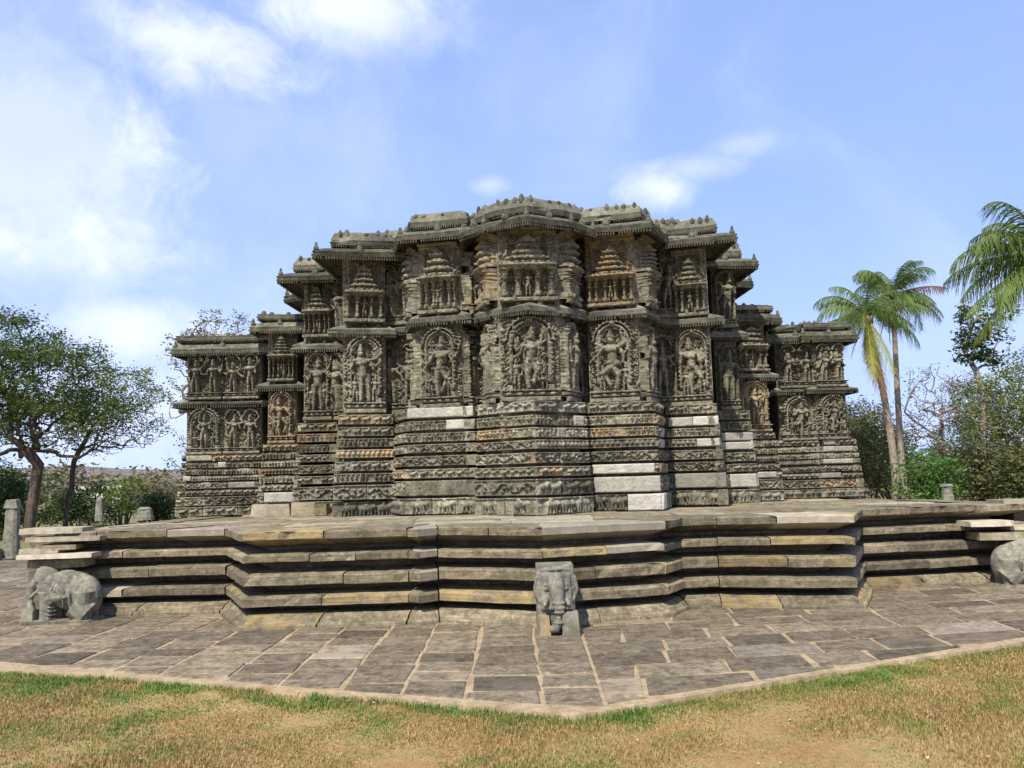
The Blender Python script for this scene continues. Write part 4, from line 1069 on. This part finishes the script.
def fill_tree(name, label, cat, px, Y, blobs, seed, leafmat, barkmat, n=420, n_leaf=9, size=.06, lspread=.16, leaf_px_y=999, rbase=.2, lean_px=None, fork=.3, keep=.9, minr=.008, z0=-.07, inner=.35, depth=1.0):
    """a tree whose branches reach out to points spread through the crown's volume; blobs: (px, py, rx, ry) ellipsoids"""
    rg = np.random.default_rng(seed); X = solveX(px, Y, 0); root = empty(name, (X, Y, z0)); tag(root, label, cat)
    cs = [atY(a, b_, Y) for a, b_, _, _ in blobs]; rs = [(c_*Y/FPX, d_*Y/FPX) for _, _, c_, d_ in blobs]
    wts = np.array([a*a*b_ for a, b_ in rs]); wts /= wts.sum(); E = []
    for k in range(n):
        i = rg.choice(len(cs), p=wts); v = rg.normal(0, 1, 3); v /= np.linalg.norm(v); v *= (inner+(1-inner)*rg.random())**.6
        E.append(cs[i]+v*np.array([rs[i][0], rs[i][0]*depth, rs[i][1]]))
    E = np.array(E); cen = np.average(np.array(cs), axis=0, weights=wts)
    zlo = min(c_[2]-r_[1] for c_, r_ in zip(cs, rs)); b0 = np.array([X, Y, z0-.1])
    fk = np.array([X+(cen[0]-X)*fork, Y, z0+max(.5, (zlo-z0)*.9)]) if lean_px is None else atY(lean_px[0], lean_px[1], Y)
    nodes = [b0]; par = [-1]
    for k in range(1, 7):
        q = b0+(fk-b0)*k/6+rg.normal(0, .03, 3)*[1, 1, 0]; nodes.append(q); par.append(len(nodes)-2)
    order = np.argsort(np.linalg.norm(E-fk, axis=1))
    # coarse limbs first: a few far targets
    first = list(rg.choice(len(E), min(7, n), replace=False)); order = first+[i for i in order if i not in first]
    for i in order:
        A = np.array(nodes); e = E[i]; d = np.linalg.norm(A-e, axis=1)
        d = d+np.where(A[:, 2] > e[2]+.1, (A[:, 2]-e[2])*1.2, 0)+np.where(np.arange(len(A)) < 4, 50, 0)
        j = int(np.argmin(d)); s_ = nodes[j]; L = np.linalg.norm(e-s_); m_ = max(2, int(L/.28)); prev = j
        out = (s_-nodes[par[j]]) if par[j] >= 0 else np.array([0, 0, 1.]); out = out/(np.linalg.norm(out)+1e-9)
        for k in range(1, m_+1):
            u = k/m_; q = s_*(1-u)+e*u+out*L*.35*u*(1-u)*1.1+np.array([0, 0, .18*L*u*(1-u)])+(rg.normal(0, .014, 3) if k < m_ else 0); nodes.append(q); par.append(prev); prev = len(nodes)-1
    N = len(nodes); cnt = np.zeros(N); ch = [[] for _ in range(N)]
    for k in range(N-1, 0, -1):
        ch[par[k]].append(k)
    for k in range(N-1, -1, -1):
        cnt[k] = 1 if not ch[k] else sum(cnt[c_] for c_ in ch[k])
    rad = np.maximum(minr, rbase*(cnt/cnt[0])**.46); A = np.array(nodes); tb = MB()
    done = np.zeros(N, bool)
    def chain(k):
        c_ = [k]
        while ch[c_[-1]]:
            nx = max(ch[c_[-1]], key=lambda q: cnt[q]); c_.append(nx)
        return c_
    stack = [(0, None)]
    while stack:
        k, p_ = stack.pop(); c_ = chain(k)
        for a in c_:
            mx = max(ch[a], key=lambda q: cnt[q]) if ch[a] else None
            for b_ in ch[a]:
                if b_ != mx: stack.append((b_, a))
        ids = ([p_] if p_ is not None else [])+c_
        if len(ids) > 1:
            rr = rad[ids].copy()
            if p_ is not None: rr[0] = rr[1]
            tb.tube(A[ids], rr, 7 if rr[0] > .05 else 4, caps=False)
    tb.build('trunk', barkmat, root, True)
    tips = np.array([k for k in range(7, N) if cnt[k] <= 2]); T = A[tips]; ok = rg.random(len(T)) < keep
    ok &= np.array([proj(*q)[1] < leaf_px_y+rg.normal(0, 14) for q in T]); T = T[ok]
    lb = MB(); leaves(lb, T, n_leaf, size, lspread, rg); lb.build('crown', leafmat, root)
    return root
def plant(name, label, cat, px, Y, height, seed, leafmat, barkmat, n_leaf=6, size=.05, lspread=.15, group=None, tip_keep=1.0, zmin=None, z0=-.07, **kw):
    rg = np.random.default_rng(seed); X = solveX(px, Y, 2)
    root = empty(name, (X, Y, z0)); tag(root, label, cat, group)
    mb, tips = branch_tree((X, Y, z0-.1), height, kw.pop('spread', 1.2), rg, **kw)
    # rescale so the tree stands at its height
    V = np.concatenate(mb.v); zt = max([q[0][2] for q in tips]); k = (height)/(zt-z0)
    sc_ = lambda a: (a-np.array([X, Y, z0]))*k+np.array([X, Y, z0])
    mb.v = [sc_(a) for a in mb.v]
    tp_ = np.array([sc_(q[0]) for q in tips]); sel = rg.random(len(tp_)) < tip_keep; tp_ = tp_[sel]
    if zmin: tp_ = tp_[tp_[:, 2] > zmin]
    mb.build('trunk', barkmat, root, True)
    lb = MB(); leaves(lb, tp_, n_leaf, size, lspread, rg); lb.build('crown', leafmat, root)
    return root
def bush(name, label, cat, px, Y, wd, ht, seed, mat, n=900, size=.07, z0=-.07, group=None, stems=8, depth=None):
    rg = np.random.default_rng(seed); X = solveX(px, Y, 1.5); root = empty(name, (X, Y, z0)); tag(root, label, cat, group)
    st = MB(); dp = depth or wd*.6; tips = []
    for i in range(stems):
        a = rg.uniform(0, 2*pi); k = rg.uniform(.2, 1)
        e = np.array([X+cos(a)*wd*.42*k, Y+sin(a)*dp*.42*k, z0+ht*rg.uniform(.55, .98)]); b0 = np.array([X+cos(a)*wd*.12, Y+sin(a)*dp*.12, z0-.05]); m_ = (b0+e)/2+rg.normal(0, .1, 3)*ht*.3
        st.tube([b0, m_, e], [.03*ht**.5, .02*ht**.5, .007], 5, caps=False); tips += [m_, e]
        for q in range(5): tips.append(m_+(e-m_)*rg.random()+rg.normal(0, .12, 3)*wd)
    st.build('stem', B_BROWN, root)
    cc = []
    nc = 26
    for i in range(nc):
        a = rg.uniform(0, 2*pi); k = rg.random()**.5; zz = rg.uniform(.08, 1); lim = math.sqrt(max(.05, 1-(max(0, zz-.35)/.72)**2))
        cc.append([X+cos(a)*k*wd*.5*lim, Y+sin(a)*k*dp*.5*lim, z0+ht*zz*rg.uniform(.82, 1)])
    cc = np.array(cc+[list(q) for q in tips])
    lb = MB(); leaves(lb, cc, max(4, n//len(cc)), size, min(wd, ht)*.11, rg); lb.build('foliage', mat, root)
    return root

# left big spreading tree
fill_tree('spreading_tree', 'large spreading tree with dark bare lower branches and green feathery crown at the far left', 'tree', 28, 30, [(40, 375, 72, 45), (12, 345, 42, 38), (-20, 400, 60, 60), (70, 425, 60, 35), (20, 430, 50, 30)], 41, L_TREE, B_BROWN, n=1100, n_leaf=26, size=.056, lspread=.19, leaf_px_y=432, rbase=.19, lean_px=(38, 465), minr=.011)
fill_tree('thin_leaved_tree', 'lighter feathery tree with bare twigs leaning right beside the big spreading tree', 'tree', 62, 33, [(128, 392, 38, 30), (112, 425, 55, 34), (90, 400, 40, 36)], 57, L_GREEN, B_BROWN, n=800, n_leaf=14, size=.05, lspread=.16, leaf_px_y=424, rbase=.10, lean_px=(75, 462), minr=.009)
fill_tree('sparse_tree', 'almost leafless twiggy tree showing above the low left wing of the temple', 'tree', 196, 30, [(222, 325, 32, 16), (205, 350, 40, 26), (178, 400, 14, 40), (176, 460, 12, 30)], 63, L_OLIVE, B_GREY, n=330, n_leaf=4, size=.052, lspread=.10, rbase=.10, lean_px=(200, 430), minr=.005)
# right trees
fill_tree('bare_tree', 'bare pale tree with forked branches right of the two palms', 'tree', 942, 42, [(932, 392, 32, 30), (955, 400, 26, 26), (920, 425, 26, 20)], 71, L_OLIVE, B_GREY, n=240, n_leaf=4, size=.055, lspread=.2, rbase=.13, lean_px=(941, 452), minr=.011, keep=.8)
fill_tree('round_leaved_tree', 'tall loose tree with dark rounded leaves behind the right hand palm', 'tree', 985, 36, [(975, 325, 20, 26), (968, 350, 16, 16), (990, 345, 22, 22), (1000, 312, 14, 14)], 83, L_DARK, B_GREY, n=110, n_leaf=12, size=.10, lspread=.17, rbase=.12, lean_px=(984, 395), minr=.011)
fill_tree('feathery_tree', 'dense feathery olive tree at the right edge of the photo', 'tree', 1018, 33, [(1000, 405, 40, 36), (1030, 390, 38, 45), (985, 430, 30, 26), (1040, 440, 40, 40)], 91, L_GREEN, B_GREY, n=700, n_leaf=13, size=.06, lspread=.2, rbase=.13, lean_px=(1012, 455), minr=.010)
fill_tree('olive_tree', 'low olive tree between the temple wing and the palm trunks', 'tree', 866, 40, [(866, 425, 26, 26), (880, 445, 30, 26), (850, 440, 22, 30)], 95, L_OLIVE, B_GREY, n=420, n_leaf=22, size=.065, lspread=.22, rbase=.11, minr=.011)
fill_tree('grey_green_tree', 'wispy grey green tree above the hedge right of the bare tree', 'tree', 972, 48, [(972, 405, 26, 34), (985, 425, 30, 30), (955, 440, 24, 20)], 97, L_OLIVE, B_GREY, n=420, n_leaf=17, size=.07, lspread=.26, rbase=.12, minr=.013)
for i, (px, Y, wd, ht, mat, n, lab) in enumerate((
    (862, 36, 3.2, 3.9, L_OLIVE, 6500, 'olive brown thicket just right of the temple wing'),
    (925, 30, 2.2, 2.3, L_BRIGHT, 3200, 'bright green bush right of the palm trunks'),
    (958, 40, 3.4, 2.9, L_DRYBUSH, 6000, 'dry brown green bush below the bare tree'),
    (990, 34, 3.6, 2.5, L_OLIVE, 7000, 'olive bush below the feathery trees'),
    (1030, 30, 3.2, 2.6, L_OLIVE, 6500, 'dry thicket at the right edge behind the stone elephant'),
    (895, 44, 4.2, 3.3, L_DRYBUSH, 6000, 'dull brown bush behind the palm trunks'),
    (22, 36, 4.2, 2.1, L_DARK, 7000, 'dark green bush in the shade of the spreading tree'),
    (-12, 31, 2.6, 2.3, L_DARK, 6500, 'dark bush at the far left edge beside the stone pillar'),
    (80, 40, 3.2, 1.8, L_DARK, 5500, 'dark bush right of the spreading tree trunk'),
    (122, 42, 2.3, 2.3, L_GREEN, 2000, 'small green bush beside the white building'),
    (159, 36, 1.6, 1.65, L_DARK, 2200, 'round dark clipped shrub left of the temple wing'),
    (182, 48, 3.0, 2.1, L_DRYBUSH, 1600, 'dry bush touching the left wing of the temple'))):
    bush('bush', lab, 'bush', px, Y, wd, ht, 200+i, mat, n, .075)
# distant scrub belt
rb = np.random.default_rng(9); db = MB()
ang = rb.uniform(-.75, .75, 1900); dist = rb.uniform(60, 150, 1900)
C_ = np.stack([np.tan(ang)*dist, dist, rb.uniform(0, 4.6, 1900)*np.clip(.62+.3*np.sin(ang*23)+.25*np.sin(ang*61+1), .25, 1)*np.where((ang > -.45) & (ang < -.33), .75, 1)], 1)
leaves(db, C_, 34, .24, .8, rb); tag(db.build('distant_scrub', L_DRYBUSH), 'far belt of mixed scrub beyond the temple grounds', 'scrub', None, 'stuff')

# ------------------------------------------------------------------ palms
def frond(mb, base, az, el0, L, droop, rg, wl=.42, tone=(.2, .95), n=17):
    d = np.array([cos(az)*cos(el0), sin(az)*cos(el0), sin(el0)]); p = np.array(base, float); pts = [p]; el = el0
    for i in range(n):
        el -= droop*(.35+1.3*i/n)/n; d = np.array([cos(az)*cos(el), sin(az)*cos(el), sin(el)]); p = p+d*L/n; pts.append(p)
    pts = np.array(pts); mb.tube(pts, np.linspace(.028, .006, n+1)*L/2.2, 5, tone=(.8, 0, 0), caps=False)
    side = np.array([-sin(az), cos(az), 0.0])
    V = []; T = []; tn0 = rg.uniform(*tone); per = 4
    for i in range(2, n):
        for k in range(per):
            f = i+k/per
            if f > n: continue
            i0 = int(f); q = pts[i0]+(pts[min(n, i0+1)]-pts[i0])*(f-i0); tg = pts[min(n, i0+1)]-pts[i0]; tg = tg/(np.linalg.norm(tg)+1e-9)
            s_ = f/n; ll = L*wl*(sin(pi*min(1, .12+.88*s_)))**.6*.62+.05
            for sg in (-1, 1):
                dd = side*sg*rg.uniform(.5, .95)+tg*rg.uniform(.4, .9)+np.array([0, 0, -.30-rg.random()*.55]); dd /= np.linalg.norm(dd); ln = ll*rg.uniform(.6, 1.15)
                wv = tg*.0135*L/2
                mid = q+dd*ln*.5; tip = q+dd*ln+np.array([0, 0, -.5*ln*rg.uniform(.4, 1.4)])
                V += [q-wv, q+wv, mid+wv*.8, mid-wv*.8, mid-wv*.8, mid+wv*.8, tip+wv*.15, tip-wv*.15]; T += [[np.clip(tn0+rg.normal(0, .1), 0, 1), 0, 0]]*8
    mb.add(np.array(V), np.arange(len(V)).reshape(-1, 4), None, np.array(T))
def palm(base_px, bend, crown, Y, r, label, seed, nf=20, L=2.2, dead=6, yellow=2, extra=()):
    rg = np.random.default_rng(seed)
    top = atY(crown[0], crown[1], Y); b = np.array([solveX(base_px, Y, 0), Y, -.07]); m_ = atY(bend[0], bend[1], Y)
    root = empty('coconut_palm', tuple(b)); tag(root, label, 'palm tree', 'coconut palms')
    tt = np.linspace(0, 1, 70)[:, None]; P = (1-tt)**2*b+2*tt*(1-tt)*(2*m_-.5*b-.5*top)+tt**2*top
    rad = r*(1.25-.5*tt[:, 0]+.25*np.exp(-tt[:, 0]*18))*(1+.09*(np.arange(70) % 2))
    tr = MB(); tr.tube(P, rad, 12); tr.build('trunk', B_PALM, root, True)
    for i in range(nf):
        az = 2*pi*i/nf*2.618+rg.uniform(-.2, .2); el = rg.uniform(-.45, 1.5); mb = MB()
        frond(mb, top+np.array([cos(az)*.08, sin(az)*.08, .05]), az, el, L*rg.uniform(.8, 1.1), 1.25+.5*(el > .5)+rg.uniform(-.2, .3), rg); mb.build('frond', L_PALM, root)
    for (az, el, L2, dr, kind) in extra:
        mb = MB(); frond(mb, top, az, el, L2, dr, rg, .34); mb.build('frond', {'y': L_YELLOW, 'b': L_BROWN, 'g': L_PALM}[kind], root)
    for i in range(dead):
        az = rg.uniform(0, 2*pi); mb = MB(); frond(mb, top-np.array([0, 0, .1]), az, -1.15+rg.uniform(-.2, .2), L*rg.uniform(.7, 1.05), .35, rg, .16, (.2, .9), 12); mb.build('dry_frond', L_BROWN, root)
    ct = MB()
    for i in range(9):
        a = rg.uniform(0, 2*pi); ct.ell(top+np.array([cos(a)*.2, sin(a)*.2, -.18+rg.uniform(-.12, .1)]), (.09, .09, .11), seg=8, rings=6, tone=(rg.random(), 0, 0))
    ct.build('coconut', L_BROWN, root)
palm(898, (889, 425), (866, 316), 31, .12, 'left and shorter of the two coconut palms beside the temple with hanging dry fronds', 5, 26, 2.1, 12, 2, ((-1.9, -.9, 2.9, .5, 'y'), (-1.2, -.95, 2.6, .4, 'y'), (-1.6, -1.2, 2.7, .3, 'b'), (-1.4, -1.25, 3.2, .2, 'b')))
palm(906, (899, 420), (893, 295), 33, .11, 'right and taller of the two coconut palms beside the temple', 6, 24, 1.95, 7, 1, ((.0, .35, 2.2, .6, 'b'), (.1, -.1, 2.3, 1.0, 'g'), (-.1, .0, 2.2, 1.2, 'g')))
palm(1070, (1068, 400), (1048, 262), 22, .16, 'coconut palm reaching in from the right edge of the photo', 7, 27, 2.6, 3, 1, ((pi, -.3, 2.7, .6, 'g'), (pi-.3, -.65, 2.8, .4, 'y'), (pi+.2, .5, 2.5, .9, 'g')))

# ------------------------------------------------------------------ stones in the grounds
def post(name, label, px, py0, py1, Y, wpx, mat=M_GREYST, seed=0, kind='post', z0=None):
    g = atY(px, py0, Y); tpp = atY(px, py1, Y); z0 = g[2] if z0 is None else z0; H = tpp[2]-z0; w_ = wpx/FPX*Y
    root = empty(name, (g[0], Y, z0)); tag(root, label, 'stone')
    rg = np.random.default_rng(seed)
    a = MB(); n = 8; zs = np.linspace(0, 1, n); G = []
    for k in range(n):
        s_ = w_/2*(1.08-.25*zs[k]+rg.uniform(-.04, .04)); th = np.arange(13)*2*pi/12
        e = 4.0
        rr = s_/((np.abs(np.cos(th))**e+np.abs(np.sin(th))**e)**(1/e)); G.append(np.stack([g[0]+rr*np.cos(th), Y+rr*np.sin(th)*.8, np.full(13, z0+H*.86*zs[k])], 1))
    a.grid(np.array(G)); a.add(np.array(G[-1][:-1]), None, [list(range(12))]); a.build('shaft', mat, root)
    c = MB()
    if kind == 'post': c.box((g[0], Y, z0+H*.93), (w_*.95, w_*.8, H*.15), .1, (.6, 0, 0), .7, .01)
    else: c.ell((g[0], Y, z0+H*.9), (w_*.42, w_*.42, H*.2), seg=12, rings=8)
    c.build('cap', mat, root); return root
post('stone_pillar', 'leaning grey stone pillar at the left edge beyond the platform', 11, 558, 500, 21, 14, seed=1)
post('carved_stone', 'small grey carved stone figure before the white building', 99, 521, 499, 22, 7, seed=2, kind='f')
post('hero_stone', 'low rounded grey stone left of the clipped shrub', 145, 520, 508, 22, 15, seed=3, kind='f')
post('stone_post', 'squat grey stone post beyond the right end of the platform', 948, 500, 484, 18, 10, seed=4)
lw = MB(); X0, X1 = solveX(-90, 22, .2), solveX(30, 22, .2); 
for k in range(7):
    a = X0+(X1-X0)*k/7; lw.box((a+(X1-X0)/14, 20.5, .10), ((X1-X0)/7-.01, .7, .36), 0, rtone(rgv, .15, .2), .98, .008)
tag(lw.build('low_wall', M_PLAT), 'low wall of worn stone blocks below the leaning pillar at left', 'wall')
# white building half hidden on the left
bl = empty('white_building', (solveX(108, 75, 1), 75, 0)); tag(bl, 'small white building glimpsed between the bushes at left', 'building')
bx, by = bl.location.x, 75
m = MB(); m.box((bx, by, 1.1), (4.2, 4, 2.6)); m.build('wall', M_WHITE, bl)
m = MB(); m.box((bx, by, 2.5), (4.7, 4.6, .18), 0, (.6, 0, 0)); m.build('roof', M_PLAT, bl)
m = MB(); m.box((bx-.9, by-2.02, 1.2), (.7, .08, .9), 0, (.2, 0, 0)); m.build('window', M_PLAT, bl)
m = MB(); m.box((bx+.9, by-2.02, .9), (.8, .08, 1.8), 0, (.2, 0, 0)); m.build('door', M_PLAT, bl)
